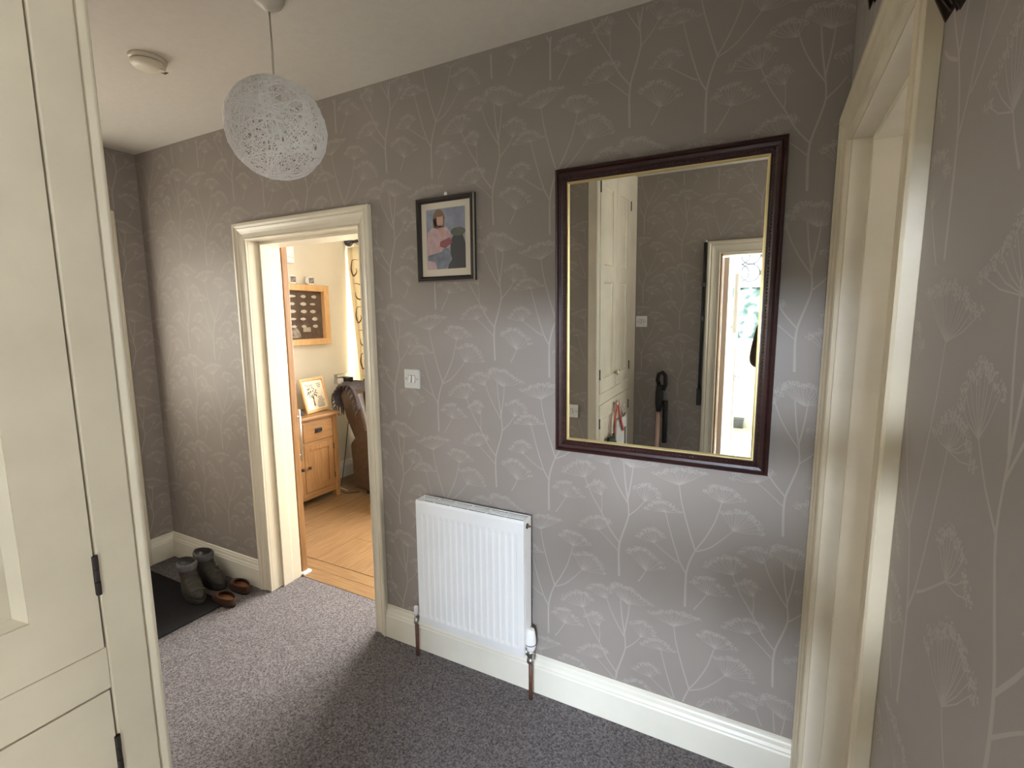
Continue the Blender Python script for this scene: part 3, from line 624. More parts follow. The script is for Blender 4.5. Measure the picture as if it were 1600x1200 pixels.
MB().lathe([(.013, 0), (.013, -.004)], (-2.138, -.535, CZ-.035), n=18).build('test_button', SAM, sa)
for i in range(3): box('grille_slot', DARK, sa, -2.157, -2.133, -.525+i*.006, -.523+i*.006, CZ-.0385, CZ-.036)

# ------------------------------------------------------------------ doormat, boots, shoes
dm = box('doormat', MATM, None, -3.36, -2.585, -1.02, -.205, .0005, .012, bevel=.004); tag(dm, 'thin black doormat on the grey carpet under the boots', 'doormat')
def loft(mb, rings, close=True):
    n = len(rings[0]); o = len(mb.v)
    for r in rings: mb.v += [Vector(p) for p in r]
    for i in range(len(rings)-1):
        for k in range(n):
            mb.f.append((o+i*n+k, o+i*n+(k+1) % n, o+(i+1)*n+(k+1) % n, o+(i+1)*n+k)); mb.m.append(mb.cur)
    if close: mb.f.append(tuple(o+k for k in reversed(range(n)))); mb.m.append(mb.cur)
    return mb
def foot_ring(z, x0, x1, w, shift=0, n=24):
    out = []
    for k in range(n):
        an = 2*math.pi*k/n; c_, s_ = math.cos(an), math.sin(an); t = (c_+1)/2
        wd = w*(.78+.34*t-.10*(t > .9)) ; out.append((x0+(x1-x0)*t, wd*s_*abs(s_)**-.12 if abs(s_) > 1e-3 else 0, z))
    return out
def boot(loc, rz, side, label):
    t = thing('walking_boot', loc, label, 'boot', 'pair of walking boots')
    M = Matrix.Translation(loc) @ Matrix.Rotation(rz, 4, 'Z') @ Matrix.Diagonal((1, side, 1, 1))
    so = loft(MB(), [foot_ring(0, -.085, .205, .046), foot_ring(.012, -.09, .212, .049), foot_ring(.028, -.088, .210, .048)]); so.f.append(tuple(range(48, 72))); so.m.append(0)
    so.xf(M).build('sole', RUBBER, t)
    up = [foot_ring(.026, -.084, .204, .046), foot_ring(.045, -.086, .200, .047), foot_ring(.062, -.084, .186, .045), foot_ring(.078, -.082, .150, .044), foot_ring(.096, -.080, .100, .043), foot_ring(.115, -.080, .068, .043), foot_ring(.140, -.082, .052, .046)]
    loft(MB(), up).xf(M).build('upper', BOOT, t, True)
    cl = [foot_ring(.138, -.084, .054, .047), foot_ring(.150, -.088, .056, .051), foot_ring(.168, -.088, .056, .052), foot_ring(.178, -.083, .050, .047), foot_ring(.178, -.078, .045, .043)]
    loft(MB(), cl, False).xf(M).build('padded_collar', BOOTFAB, t, True)
    loft(MB(), [foot_ring(.1775, -.0785, .0455, .0432), foot_ring(.150, -.075, .040, .040), foot_ring(.100, -.064, .040, .030), foot_ring(.06, -.02, .03, .01)]).xf(M).build('lining', BLACKPL, t, True)
    MB().box(-.0775, -.0735, -.013, .013, .150, .173).xf(M).build('size_label', WHITE, t)
    for i in range(5):
        z = .070+i*.017; x = .165-i*.030
        MB().tube([(x, -.032, z-.004), (x+.005, 0, z+.012), (x, .032, z-.004)], .0028, 6).xf(M).build('lace', mat('lace', (.07, .065, .05), .8), t, True)
    MB().tube([(-.088, -.008, .14), (-.104, 0, .175), (-.088, .008, .14)], .0025, 6).xf(M).build('pull_loop', mat('loop_pale', (.35, .33, .28), .8), t, True)
boot((-2.885, -.235, .013), math.radians(-14), 1, 'muddy grey walking boot standing on the black doormat')
boot((-2.945, -.105, .001), math.radians(-6), -1, 'muddy grey walking boot standing against the skirting board')
def slipon(loc, rz, side, label):
    t = thing('slip_on_shoe', loc, label, 'shoe', 'pair of brown slip-on shoes')
    M = Matrix.Translation(loc) @ Matrix.Rotation(rz, 4, 'Z') @ Matrix.Diagonal((.80, side*.95, .85, 1))
    so = loft(MB(), [foot_ring(0, -.07, .175, .040), foot_ring(.014, -.072, .178, .042)]); so.f.append(tuple(range(24, 48))); so.m.append(0); so.xf(M).build('sole', RUBBER, t)
    def top(z, x0, x1, w, xo): return foot_ring(z, x0, x1, w)
    loft(MB(), [foot_ring(.013, -.069, .173, .0405), foot_ring(.032, -.070, .170, .041), foot_ring(.045, -.070, .150, .039), foot_ring(.054, -.069, .110, .036), foot_ring(.058, -.068, .092, .034)], False).xf(M).build('upper', BROWNLEATHER, t, True, solid=.003)
    i_ = loft(MB(), [foot_ring(.0145, -.064, .13, .033), foot_ring(.030, -.065, .13, .034)]); i_.f.append(tuple(range(24, 48))); i_.m.append(0); i_.xf(M).build('insole', INSOLE, t)
slipon((-2.568, -.205, .001), math.radians(176), 1, 'small brown slip-on shoe on the carpet beside the doormat')
slipon((-2.618, -.085, .001), math.radians(172), -1, 'small brown slip-on shoe against the skirting by the doorway')

# ------------------------------------------------------------------ sliding oak door
sd = thing('sliding_door', (-2.87, .22, 0), 'oak sliding door edge pushed aside behind the doorway', 'door')
box('door_slab', OAK, sd, -3.28, -2.468, .203, .241, .012, 2.04, bevel=.002)
bh = MB().tube([(-2.503, .279, .70), (-2.503, .279, 1.02)], .0085, 12); bh.tube([(-2.503, .241, .74), (-2.503, .279, .74)], .006, 8); bh.tube([(-2.503, .241, .98), (-2.503, .279, .98)], .006, 8)
bh.build('bar_handle', STEEL, sd, True)
box('floor_guide', WHITE, sd, -2.478, -2.445, .192, .252, .001, .018, bevel=.004)
box('top_track', STEEL, sd, -3.3, -1.7, .191, .25, 2.05, 2.09, bevel=.002)

# ------------------------------------------------------------------ oak cabinet with drawers and doors
cb = thing('oak_cabinet', (-3.51, .97, 0), 'small oak cabinet with a drawer, doors and dark iron pulls', 'cabinet')
KX, KY0, KY1 = -3.34, .615, 1.335
box('top_board', OAKH, cb, -3.69, KX+.022, KY0-.02, KY1+.02, .735, .762, bevel=.006)
for y0 in (KY0, KY1-.05):
    for x0 in (-3.685, KX-.05): box('leg', OAK, cb, x0, x0+.05, y0, y0+.05, 0, .735, bevel=.003)
for y0, y1 in ((KY0+.008, KY0+.022), (KY1-.022, KY1-.008)): box('side_panel', OAK, cb, -3.635, KX-.05, y0, y1, .10, .735)
box('back_panel', OAK, cb, -3.68, -3.672, KY0+.05, KY1-.05, .10, .735); box('bottom_board', OAKH, cb, -3.66, KX-.006, KY0+.05, KY1-.05, .095, .115)
box('front_rail', OAKH, cb, KX-.03, KX-.003, KY0+.05, KY1-.05, .716, .735); box('front_rail', OAKH, cb, KX-.03, KX-.003, KY0+.05, KY1-.05, .528, .545); box('apron', OAKH, cb, KX-.03, KX-.003, KY0+.05, KY1-.05, .06, .097, bevel=.002)
ym = (KY0+KY1)/2
for y0, y1, kn in ((KY0+.053, ym-.002, ym-.035), (ym+.002, KY1-.053, ym+.035)):
    dr = box('drawer', OAKH, cb, KX-.028, KX-.002, y0, y1, .548, .713, bevel=.003); yc = (y0+y1)/2
    pl_ = box('pull_plate', IRON, dr, KX-.003, KX+.002, yc-.036, yc+.036, .612, .652, bevel=.002)
    MB().tube([(KX+.002, yc-.026, .642), (KX+.014, yc-.026, .632), (KX+.016, yc-.02, .624), (KX+.016, yc+.02, .624), (KX+.014, yc+.026, .632), (KX+.002, yc+.026, .642)], .0035, 6).build('pull_ring', IRON, dr, True)
    d_ = MB(); s_ = .055; x0, x1 = KX-.026, KX-.002; z0, z1 = .118, .525
    d_.box(x0, x1, y0, y0+s_, z0, z1).box(x0, x1, y1-s_, y1, z0, z1).box(x0, x1, y0+s_, y1-s_, z0, z0+s_).box(x0, x1, y0+s_, y1-s_, z1-s_, z1)
    d_ = d_.build('cabinet_door', OAK, cb, bevel=.002)
    box('door_panel', OAK, d_, x0+.004, x1-.009, y0+s_-.002, y1-s_+.002, z0+s_-.002, z1-s_+.002)
    MB().lathe([(.006, 0), (.005, .010), (.013, .016), (.015, .022), (.010, .028), (.001, .029)], (x1, kn, .335), (1, 0, 0), 14).build('knob', IRON, d_, True)
    yh = KY0+.051 if kn < ym else KY1-.051
    for z in (.20, .46): MB().lathe([(.005, 0), (.005, .05)], (x1+.001, yh, z-.025), n=8).build('hinge', IRON, d_)

# family print leaning on the cabinet
ff = thing('framed_print', (-3.5, 1.22, .762), 'oak framed family tree print leaning on the small cabinet', 'picture')
FM = Matrix.Translation((-3.46, 1.245, .763)) @ Matrix.Rotation(math.radians(9), 4, 'Z') @ Matrix.Rotation(math.radians(-14), 4, 'Y') @ Matrix.Rotation(math.radians(0), 4, 'X')
LF = lambda u, z, h: FM @ Vector((h, u, z))        # u along y, h out of the print (+x)
frame4(ff, 'frame_rail', OAKL, (-.145, .145, 0, .300), (-.121, .121, .024, .276), [(0, 0), (0, .014), (.004, .016), (.018, .016), (.022, .012), (.022, 0)], LF)
pr = MB(); PRM = [mat('print_paper', (.80, .74, .60), .7), mat('print_ink', (.04, .035, .03), .7)]
def lf(u, z, h): return FM @ Vector((h, u, z))
pr.add([lf(-.123, .022, .006), lf(.123, .022, .006), lf(.123, .278, .006), lf(-.123, .278, .006)], [(0, 1, 2, 3)]); pr.cur = 1
rn = random.Random(2)
pr.add([lf(-.034, .055, .0064), lf(-.018, .055, .0064), lf(-.022, .13, .0064), lf(-.029, .13, .0064)], [(0, 1, 2, 3)])
for i in range(46):
    an = rn.uniform(0, 6.28); r_ = .062*rn.uniform(.1, 1)**.5; cu, cz, s_ = -.026+r_*math.cos(an), .165+.85*r_*math.sin(an), rn.uniform(.004, .008)
    pr.add([lf(cu-s_, cz, .0064), lf(cu, cz-s_*1.1, .0064), lf(cu+s_, cz, .0064), lf(cu, cz+s_, .0064)], [(0, 1, 2, 3)])
for i in range(9):
    an = math.radians(20+i*17.5); pr.add([lf(-.027, .12, .0063), lf(-.024, .12, .0063), lf(-.0255+.055*math.cos(an), .16+.05*math.sin(an), .0063)], [(0, 1, 2)])
for z, u0, u1 in ((.243, .045, .085), (.228, .050, .095), (.213, .055, .090), (.125, .030, .075), (.110, .035, .085), (.095, .025, .095), (.080, .015, .090), (.066, .010, .095), (.052, .0, .092), (.040, .012, .086)):
    u = u0
    while u < u1: L_ = rn.uniform(.006, .014); pr.add([lf(u, z-.0025, .0064), lf(u+L_, z-.0025, .0064), lf(u+L_, z+.0035, .0064), lf(u, z+.0035, .0064)], [(0, 1, 2, 3)]); u += L_+.003
pr.build('print_sheet', PRM, ff)
tcu = bpy.data.curves.new('lettering', 'FONT'); tcu.body = 'Family'; tcu.size = .036; tcu.align_x = 'CENTER'; tob = bpy.data.objects.new('lettering_tmp', tcu); COL.objects.link(tob)
me = bpy.data.meshes.new_from_object(tob.evaluated_get(bpy.context.evaluated_depsgraph_get())); bpy.data.objects.remove(tob)
TM_ = FM @ Matrix(((0, 0, 1, .0066), (1, 0, 0, -.045), (0, 1, 0, .226), (0, 0, 0, 1))); me.transform(Matrix.Translation(-worg(ff)) @ TM_)
me.materials.clear(); me.materials.append(PRM[1]); o = bpy.data.objects.new('lettering', me); COL.objects.link(o); o.parent = ff
MB().add([lf(-.03, .22, 0), lf(.03, .22, 0), lf(.03, 0.018, -.06), lf(-.03, .018, -.06)], [(0, 1, 2, 3)]).build('easel_strut', OAK, ff, solid=.003)
box('small_clock', BLACKPL, None, -3.45, -3.42, 1.03, 1.06, .762, .80, bevel=.003)['label'] = 'tiny dark ornament beside the family print on cabinet'
bpy.data.objects['small_clock']['category'] = 'ornament'; bpy.data.objects['small_clock'].name = 'ornament'

# display box on the living room wall
db = thing('display_case', (-3.68, 1.37, 1.33), 'light oak display case of small pale pieces on cream wall', 'display case')
YE = lambda u, z, h: (-3.7+h, u, z)
frame4(db, 'case_rail', OAKL, (1.12, 1.604, 1.334, 1.868), (1.175, 1.549, 1.389, 1.813), [(0, .0005), (0, .05), (.004, .054), (.05, .054), (.055, .048), (.055, .0005)], YE)
box('backing', mat('case_backing', (.085, .055, .04), .8, noise=.3, nscale=12), db, -3.699, -3.692, 1.17, 1.554, 1.385, 1.817)
rn = random.Random(9)
for r in range(5):
    for c_ in range(3):
        y = 1.225+c_*.115+rn.uniform(-.012, .012); z = 1.765-r*.066; wd = rn.uniform(.025, .038)*(1.5 if (r, c_) == (0, 0) else 1); h_ = rn.uniform(.010, .018)
        MB().grid(lambda u, v: (-3.690+.004*math.sin(math.pi*u), y+wd*(u-.5)*2, z+h_*(v-.5)*2*(.35+.65*math.sin(math.pi*min(1, max(0, u))))), 8, 2).build('mounted_piece', mat('piece_pale', (.55, .52, .48), .5), db, solid=.003)
box('caption_card', mat('caption', (.45, .40, .34), .7), db, -3.691, -3.688, 1.33, 1.41, 1.452, 1.492)
MB().grid(lambda u, v: (-3.689, 1.20+.10*u, 1.40+.09*v*math.sin(math.pi*(.15+.75*u))), 8, 4).build('photo_piece', mat('piece_grey', (.28, .25, .22), .6, noise=.5, nscale=30), db, solid=.002)
box('case_glass', GLASS2, db, -3.655, -3.652, 1.174, 1.550, 1.388, 1.814)
for i, (y, hd) in enumerate(((1.22, 0), (1.41, 1))):
    mg = thing('mug', (-3.665, y, 1.868), ('photo printed mug on the display case nearer the sliding door', 'photo printed mug on the display case nearer the window')[i], 'mug', 'mugs on the display case')
    MB().lathe([(.030, 0), (.033, .004), (.033, .068), (.0335, .070), (.030, .070), (.029, .010), (.001, .008)], (-3.665, y, 1.868), n=24).build('cup', WHITE, mg, True)
    MB().grid(lambda u, v: (-3.665+.0338*math.cos(-.9+1.8*u), y+.0338*math.sin(-.9+1.8*u)+0, 1.880+.048*v), 12, 3).build('printed_picture', mat('mug_print', (.05, .045, .04), .5, nscale=60, col2=(.35, .33, .30)), mg, True, solid=.0004)
    MB().tube([(-3.655, y-.031, 1.925), (-3.65, y-.052, 1.922), (-3.65, y-.056, 1.903), (-3.65, y-.050, 1.884), (-3.655, y-.031, 1.880)], .005, 8).build('mug_handle', WHITE, mg, True)
wbx = thing('wall_unit', (-3.68, 1.16, 2.04), 'white wall-mounted plastic unit above the display case', 'wall unit')
box('casing', WHITE, wbx, -3.7, -3.63, 1.05, 1.235, 2.04, 2.24, bevel=.006); box('casing_seam', GREYP, wbx, -3.632, -3.6295, 1.06, 1.225, 2.085, 2.087); box('casing_lid', WHITE, wbx, -3.632, -3.626, 1.06, 1.225, 2.095, 2.23, bevel=.002)

# wall socket with plugs
so = thing('wall_socket', (-3.69, 1.74, .94), 'brushed steel double wall socket with two plugs above the recliner', 'socket')
box('plate', STEEL, so, -3.7, -3.692, 1.655, 1.825, .945, 1.035, bevel=.003); box('switch_insert', WHITE, so, -3.693, -3.689, 1.69, 1.79, 1.005, 1.025, bevel=.001)
p1 = box('white_plug', WHITE, None, -3.692, -3.655, 1.685, 1.735, .94, .992, bevel=.006); tag(p1, 'white plug in the steel wall socket', 'plug')
p2 = box('black_plug', BLACKPL, None, -3.692, -3.62, 1.75, 1.83, .91, 1.0, bevel=.008); tag(p2, 'black plug adaptor in the steel wall socket', 'plug')
cbl = MB().tube([(-3.672, 1.71, .942), (-3.665, 1.70, .86), (-3.66, 1.62, .74), (-3.67, 1.56, .70), (-3.64, 1.60, .55), (-3.60, 1.55, .30), (-3.6, 1.52, .05), (-3.5, 1.45, .006), (-3.35, 1.42, .006)], .0035, 6).build('white_cable', WHITE, None, True); tag(cbl, 'thin cable running from the white plug down to the floor', 'cable')
cb2 = MB().tube([(-3.64, 1.80, .912), (-3.60, 1.72, .6), (-3.55, 1.60, .25), (-3.50, 1.50, .03), (-3.42, 1.38, .006), (-3.30, 1.36, .006), (-3.22, 1.44, .006)], .004, 6).build('black_cable', BLACKPL, None, True); tag(cb2, 'black cable lying on the floor beside the recliner', 'cable')

# ------------------------------------------------------------------ recliner and throw
rc = thing('recliner', (-2.86, 1.6, 0), 'dark brown leather recliner armchair beside the oak cabinet', 'armchair')
YA, YZ = 1.392, 1.83
box('base', RECLINER, rc, -3.20, -2.45, YA+.03, YZ-.03, .035, .30, bevel=.03, seg=4)
for x in (-3.14, -2.55):
    for y in (YA+.06, YZ-.10): box('foot', BLACKPL, rc, x, x+.05, y, y+.05, 0, .04)
box('seat_cushion', RECLINER, rc, -3.10, -2.42, YA+.13, YZ-.13, .29, .46, bevel=.05, seg=5)
for y0 in (YA, YZ-.14):
    MB().prism([(-3.24, .05), (-2.45, .05), (-2.45, .52), (-2.52, .60), (-3.05, .60), (-3.19, .54), (-3.27, .46)], lambda u, z: (u, y0, z), lambda u, z: (u, y0+.14, z)).build('arm', RECLINER, rc, bevel=.035, seg=4, smooth=False)
BK = [(-3.20, .44), (-3.02, .42), (-3.09, .68), (-3.17, .91), (-3.24, .97), (-3.33, .97), (-3.39, .90), (-3.32, .68)]
MB().prism(BK, lambda u, z: (u, YA+.02, z), lambda u, z: (u, YZ-.02, z)).build('backrest', RECLINER, rc, bevel=.035, seg=4)
MB().prism([(-3.05, .58), (-2.97, .60), (-3.05, .82), (-3.15, .94), (-3.20, .91)], lambda u, z: (u, YA+.10, z), lambda u, z: (u, YZ-.10, z)).build('head_cushion', RECLINER, rc, bevel=.03, seg=4)
path = [(-3.14, .77), (-3.18, .89), (-3.235, .985), (-3.335, .992), (-3.405, .915), (-3.415, .86), (-3.39, .79)]
tw = MB().grid(lambda u, v: (lambda i, t: (path[i][0]+(path[i+1][0]-path[i][0])*t+.008*math.sin(19*v+5*u), YA-.012+.45*v+.01*math.sin(9*u), path[i][1]+(path[i+1][1]-path[i][1])*t+.012*math.sin(23*v+8*u)))(min(5, int(u*6)), u*6-min(5, int(u*6))), 30, 26)
tb = thing('throw_blanket', (-3.3, 1.6, .8), 'dark patterned throw with tassels draped over the recliner back', 'throw')
tw.build('throw_cloth', THROW, tb, True, solid=.014)
rn = random.Random(4); tas = MB()
for i in range(34):
    v = i/33; y = YA-.012+.45*v; tas.tube([(-3.39, y, .795), (-3.395+rn.uniform(-.01, .01), y+rn.uniform(-.008, .008), .745), (-3.39+rn.uniform(-.015, .015), y+rn.uniform(-.01, .01), .70)], [.004, .005, .002], 5)
for i in range(16):
    u = i/15*5.9; k = min(5, int(u)); t = u-k; x = path[k][0]+(path[k+1][0]-path[k][0])*t; z = path[k][1]+(path[k+1][1]-path[k][1])*t
    tas.tube([(x, YA-.01, z), (x-.01, YA-.028, z-.02), (x-.012+rn.uniform(-.01, .01), YA-.03, z-.055)], [.005, .006, .002], 5)
tas.build('tassels', THROW, tb, True)

# ------------------------------------------------------------------ curtain and pole
cp = thing('curtain_pole', (-2.3, 1.885, 2.27), 'black curtain pole with round finial in the living room', 'curtain pole')
MB().tube([(-3.60, 1.885, 2.30), (-1.0, 1.885, 2.30)], .014, 12).build('pole', BLACKPL, cp, True)
MB().lathe([(.012, 0), (.020, .008), (.014, .016), (.034, .03), (.043, .055), (.036, .08), (.014, .095), (.001, .098)], (-3.595, 1.885, 2.30), (-1, 0, 0), 18).build('finial', mat('finial_gloss', (.02, .02, .035), .08, spec=.8), cp, True)
br = MB().tube([(-3.50, 2.0, 2.30), (-3.50, 1.885, 2.30)], .009, 8); br.box(-3.525, -3.475, 1.992, 2.0, 2.26, 2.34); br.build('bracket', BLACKPL, cp)
ct = thing('curtain', (-3.4, 1.885, .05), 'cream curtain with brown swirling leaf pattern by the window', 'curtain')
def cur(u, z): 
    t = (z-.05)/2.2; x = -3.675+.17*max(0, .95-t)*(1-u)+1.2*u; return x, 1.885+.013*math.sin(u*11*2*math.pi)
MB().grid(lambda u, v: (*cur(u, .05+2.2*v), .05+2.2*v), 192, 12).build('curtain_cloth', CURTAIN, ct, True, solid=.003)
for i in range(11):
    u = (i+.25)/11; x, y = cur(u, 2.25); ring = [(x, 1.885+.024*math.cos(a*.5236), 2.295+.024*math.sin(a*.5236)) for a in range(12)]
    MB().tube(ring, .0035, 6, closed=True).build('curtain_ring', BLACKPL, ct, True)
def swirl(u0, z0, sc, flip):
    out = []
    for i in range(30):
        t = i/29; r = .012+.10*t; an = 1.2+5.0*(1-t)
        du = flip*r*math.cos(an)*.9; dz = r*math.sin(an)*1.25-.05*t
        u = u0+du*sc/1.15; z = z0+dz*sc
        u = min(.995, max(.005, u)); x, y = cur(u, z); out.append((x, y-.0028, z))
    return out
for k in range(9):
    for j in range(6):
        s_ = swirl(.075+.165*j, 2.05-.225*k-.07*(j % 3), .95, -1 if (k+j) % 2 else 1)
        MB().tube(s_, [.002+.0055*math.sin(math.pi*i/29) for i in range(30)], 5).build('printed_swirl', SWIRL, ct, True)

# ------------------------------------------------------------------ dried garland over the side doorway
gl = thing('garland', (XR-.02, -.6, 2.3), 'dark brown dried leaf garland draped over the worn side doorway', 'garland')
gp = [(XR-.016, -.45, 2.205), (XR-.018, -.60, 2.30), (XR-.02, -.80, 2.30), (XR-.02, -.97, 2.24), (XR-.018, -1.05, 2.14), (XR-.016, -1.07, 2.02), (XR-.016, -1.07, 1.91)]
MB().tube(gp, .008, 6).build('garland_stem', GARLAND, gl, True)
rn = random.Random(12); lv = None
def leaf_mesh():
    b = MB(); b.add([(0, 0, 0), (.018, .014, .004), (.045, .016, -.002), (.075, 0, -.010), (.045, -.016, -.002), (.018, -.014, .004), (.04, 0, .006)], [(0, 1, 6), (1, 2, 6), (2, 3, 6), (3, 4, 6), (4, 5, 6), (5, 0, 6)]); return b
for i in range(170):
    t = min(1, i/129)*(len(gp)-1)-rn.uniform(0, .4)*(i > 129); k = min(len(gp)-2, int(t)); p = Vector(gp[k]).lerp(Vector(gp[k+1]), t-k)
    d_ = (Vector(gp[k+1])-Vector(gp[k])).normalized()
    dr_ = (d_*.6+Vector((rn.uniform(-.12, .05), rn.uniform(-.9, .9), rn.uniform(-.9, .7)))).normalized()
    if p.x+dr_.x*.07 > XR-.004: dr_.x = -.1
    q = dr_.to_track_quat('X', 'Z').to_matrix().to_4x4(); sc = rn.uniform(.6, 1.0)
    tip = p+dr_*.075*sc
    if tip.z < 1.842 or tip.y > -.425 or tip.y < -1.14 or (tip.y > -1.03 and tip.z < 2.10): continue
    b = leaf_mesh().xf(Matrix.Translation(p) @ q @ Matrix.Scale(sc, 4)); b.build('dried_leaf', GARLAND, gl, solid=.002)

for i in range(34):
    p = Vector((XR-.014-rn.uniform(0, .012), -1.015-.11*i/33, 1.945+rn.uniform(-.02, .03))); dr_ = Vector((rn.uniform(-.06, .04), rn.uniform(-.45, .45), -1)).normalized()
    q = dr_.to_track_quat('X', 'Z').to_matrix().to_4x4()
    leaf_mesh().xf(Matrix.Translation(p) @ q @ Matrix.Scale(rn.uniform(.8, 1.15)*(1-.35*abs(i-14)/20), 4)).build('dried_leaf', GARLAND, gl, solid=.002)

# ------------------------------------------------------------------ things reflected in the mirror: vacuum, strap, bags, floor box
vc = thing('stick_vacuum', (-.74, -2.16, 0), 'black handled stick vacuum leaning on the dark back wall', 'vacuum')
def vx(z): return -.742+.004*z, -2.12-.135*z/1.05
b = MB().tube([(*vx(.06), .06), (*vx(.78), .78)], .017, 12).build('wand', mat('wand_copper', (.60, .42, .36), .3, metal=.6), vc, True)
box('floor_head', BLACKPL, vc, -.86, -.62, -2.20, -2.08, .004, .055, bevel=.015, seg=3)
b = MB().tube([(*vx(.75), .75), (*vx(.82), .82), (*vx(.90), .90), (*vx(.96), .96)], [.020, .030, .032, .026], 14); b.build('motor_body', BLACKPL, vc, True)
a_ = Vector((*vx(.94), .94)); MB().tube([a_, a_+Vector((-.02, -.004, .06)), a_+Vector((-.012, -.006, .105)), a_+Vector((.018, -.004, .118)), a_+Vector((.040, .002, .095)), a_+Vector((.045, .01, .03)), a_+Vector((.03, .01, -.02))], .016, 10).build('handle', BLACKPL, vc, True)
MB().tube([(-.690, -2.225, .50), (-.690, -2.225, .84)], .020, 12).build('dust_bin', BLACKPL, vc, True)
st = thing('hanging_strap', (-.452, -2.285, .81), 'long thin black strap hanging beside the reflected door frame', 'strap')
MB().tube([(-.448, YB+.016, 2.03), (-.449, YB+.014, 1.5), (-.452, YB+.014, .93)], .010, 8).build('webbing', BLACKPL, st, True); box('buckle', BLACKPL, st, -.468, -.436, YB+.002, YB+.03, .81, .94, bevel=.004)
for z in (1.46, 1.71): box('strap_slider', GREYP, st, -.464, -.434, YB+.002, YB+.028, z, z+.03, bevel=.003)
MB().lathe([(.012, 0), (.006, .006), (.006, .02)], (-.448, YB, 2.04), (0, 1, 0), 10).build('hook', STEEL, st)
bgm = thing('tote_bag', (-.93, -1.8, .5), 'white and black printed tote bag hanging on the cupboard', 'bag')
BGW = mat('tote_white', (.72, .71, .68), .8, noise=.05, nscale=10)
bag_y = -1.835
MB().grid(lambda u, v: (CX+.020+.045*math.sin(math.pi*u)*(1-.75*v), bag_y-.17+.30*u+.03*(1-v), .46+.31*v), 14, 10).build('bag_front', BGW, bgm, True, solid=.003)
MB().grid(lambda u, v: (CX+.008, bag_y-.17+.30*u+.03*(1-v), .46+.31*v), 6, 6).build('bag_back', BGW, bgm, True, solid=.003)
MB().grid(lambda u, v: (CX+.0235+.045*math.sin(math.pi*(.55+.4*u))*(1-.75*(.15+.6*v)), bag_y-.17+.30*(.55+.4*u)+.03*(1-(.15+.6*v))-.05*v, .46+.31*(.15+.6*v)), 8, 6).build('black_print', BLACKPL, bgm, True, solid=.001)
for dy in (-.04, .05): MB().tube([(CX+.02, bag_y-.02+dy, .765), (CX+.028, -1.775+dy*.4, .86), (CX+.026, -1.77, .905)], .005, 6).build('bag_strap', BGW, bgm, True)
rs = thing('red_lanyard', (-.93, -1.68, .7), 'red strap loop hanging from the cupboard door knob', 'strap')
RED = mat('red_webbing', (.50, .025, .02), .6)
def strip(pts, w):
    mb = MB(); 
    return mb.grid(lambda u, v: (lambda k, t: (Vector(pts[k]).lerp(Vector(pts[k+1]), t)+Vector((0, (u-.5)*w, 0))))(min(len(pts)-2, int(v*(len(pts)-1))), v*(len(pts)-1)-min(len(pts)-2, int(v*(len(pts)-1)))), 2, 12)
strip([(CX+.028, -1.70, .915), (CX+.026, -1.66, .80), (CX+.03, -1.63, .68)], .025).build('strap_side', RED, rs, True, solid=.003)
strip([(CX+.030, -1.70, .915), (CX+.034, -1.75, .80), (CX+.05, -1.80, .68)], .03).build('strap_side', RED, rs, True, solid=.003)
dg = thing('dark_bag', (-.93, -1.6, .42), 'small dark green bag below the red strap on the cupboard', 'bag')
MB().grid(lambda u, v: (CX+.010+.05*math.sin(math.pi*u)*math.sin(math.pi*(.1+.8*v)), -1.655+.13*u, .44+.25*v), 10, 10).build('pouch', mat('dark_green_cloth', (.035, .045, .03), .8), dg, True, solid=.006)
MB().grid(lambda u, v: (CX+.014+.05*math.sin(math.pi*u)*math.sin(math.pi*(.62+.3*v))+.004, -1.655+.13*u, .60+.09*v), 10, 4).build('flap', mat('dark_green_cloth', (.035, .045, .03), .8), dg, True, solid=.006)
fb = thing('floor_box', (-.26, -5.0, 0), 'small dark grey box on the pale floor seen in the mirror', 'box')
box('box_body', GREYP, fb, -.34, -.22, -5.08, -4.98, 0, .10, bevel=.006); box('box_lid', GREYP, fb, -.345, -.215, -5.085, -4.975, .10, .12, bevel=.004)

# ------------------------------------------------------------------ the photographer, seen only as an elbow in the mirror
Fh = Vector((-.4625, .8866, 0)); Rh = Vector((.8866, .4625, 0)); UPV = Vector((0, 0, 1)); CP = Vector((0, -D, H))
ctr = CP - Fh*.39 + Rh*.11; ctr.z = 0
def bp(r, f, z): return ctr+Rh*r+Fh*f+UPV*z
def skin_mesh(name, verts, edges, radii, m, parent=None, root=0, sub=2, origin=None):
    me = bpy.data.meshes.new(name+'_cage'); me.from_pydata([tuple(v) for v in verts], edges, []); o = bpy.data.objects.new(name+'_cage', me); COL.objects.link(o)
    md = o.modifiers.new('skin', 'SKIN'); md.use_smooth_shade = True
    for i, sv in enumerate(me.skin_vertices[0].data):
        r = radii[i]; sv.radius = r if isinstance(r, tuple) else (r, r); sv.use_root = (i == root)
    s_ = o.modifiers.new('sub', 'SUBSURF'); s_.levels = sub; s_.render_levels = sub
    bpy.context.view_layer.update()
    out = bpy.data.meshes.new_from_object(o.evaluated_get(bpy.context.evaluated_depsgraph_get())); bpy.data.objects.remove(o)
    out.name = name; org = worg(parent) if parent else Vector(origin); out.transform(Matrix.Translation(-org))
    out.materials.clear(); out.materials.append(m); out.polygons.foreach_set('use_smooth', [True]*len(out.polygons))
    ob = bpy.data.objects.new(name, out); COL.objects.link(ob)
    if parent: ob.parent = parent
    else: ob.location = org
    return ob
SKIN = mat('skin', (.55, .33, .24), .5, noise=.05, nscale=30); KNIT = mat('brown_jumper', (.075, .048, .030), .9, noise=.2, nscale=120, bump=.5, bscale=300)
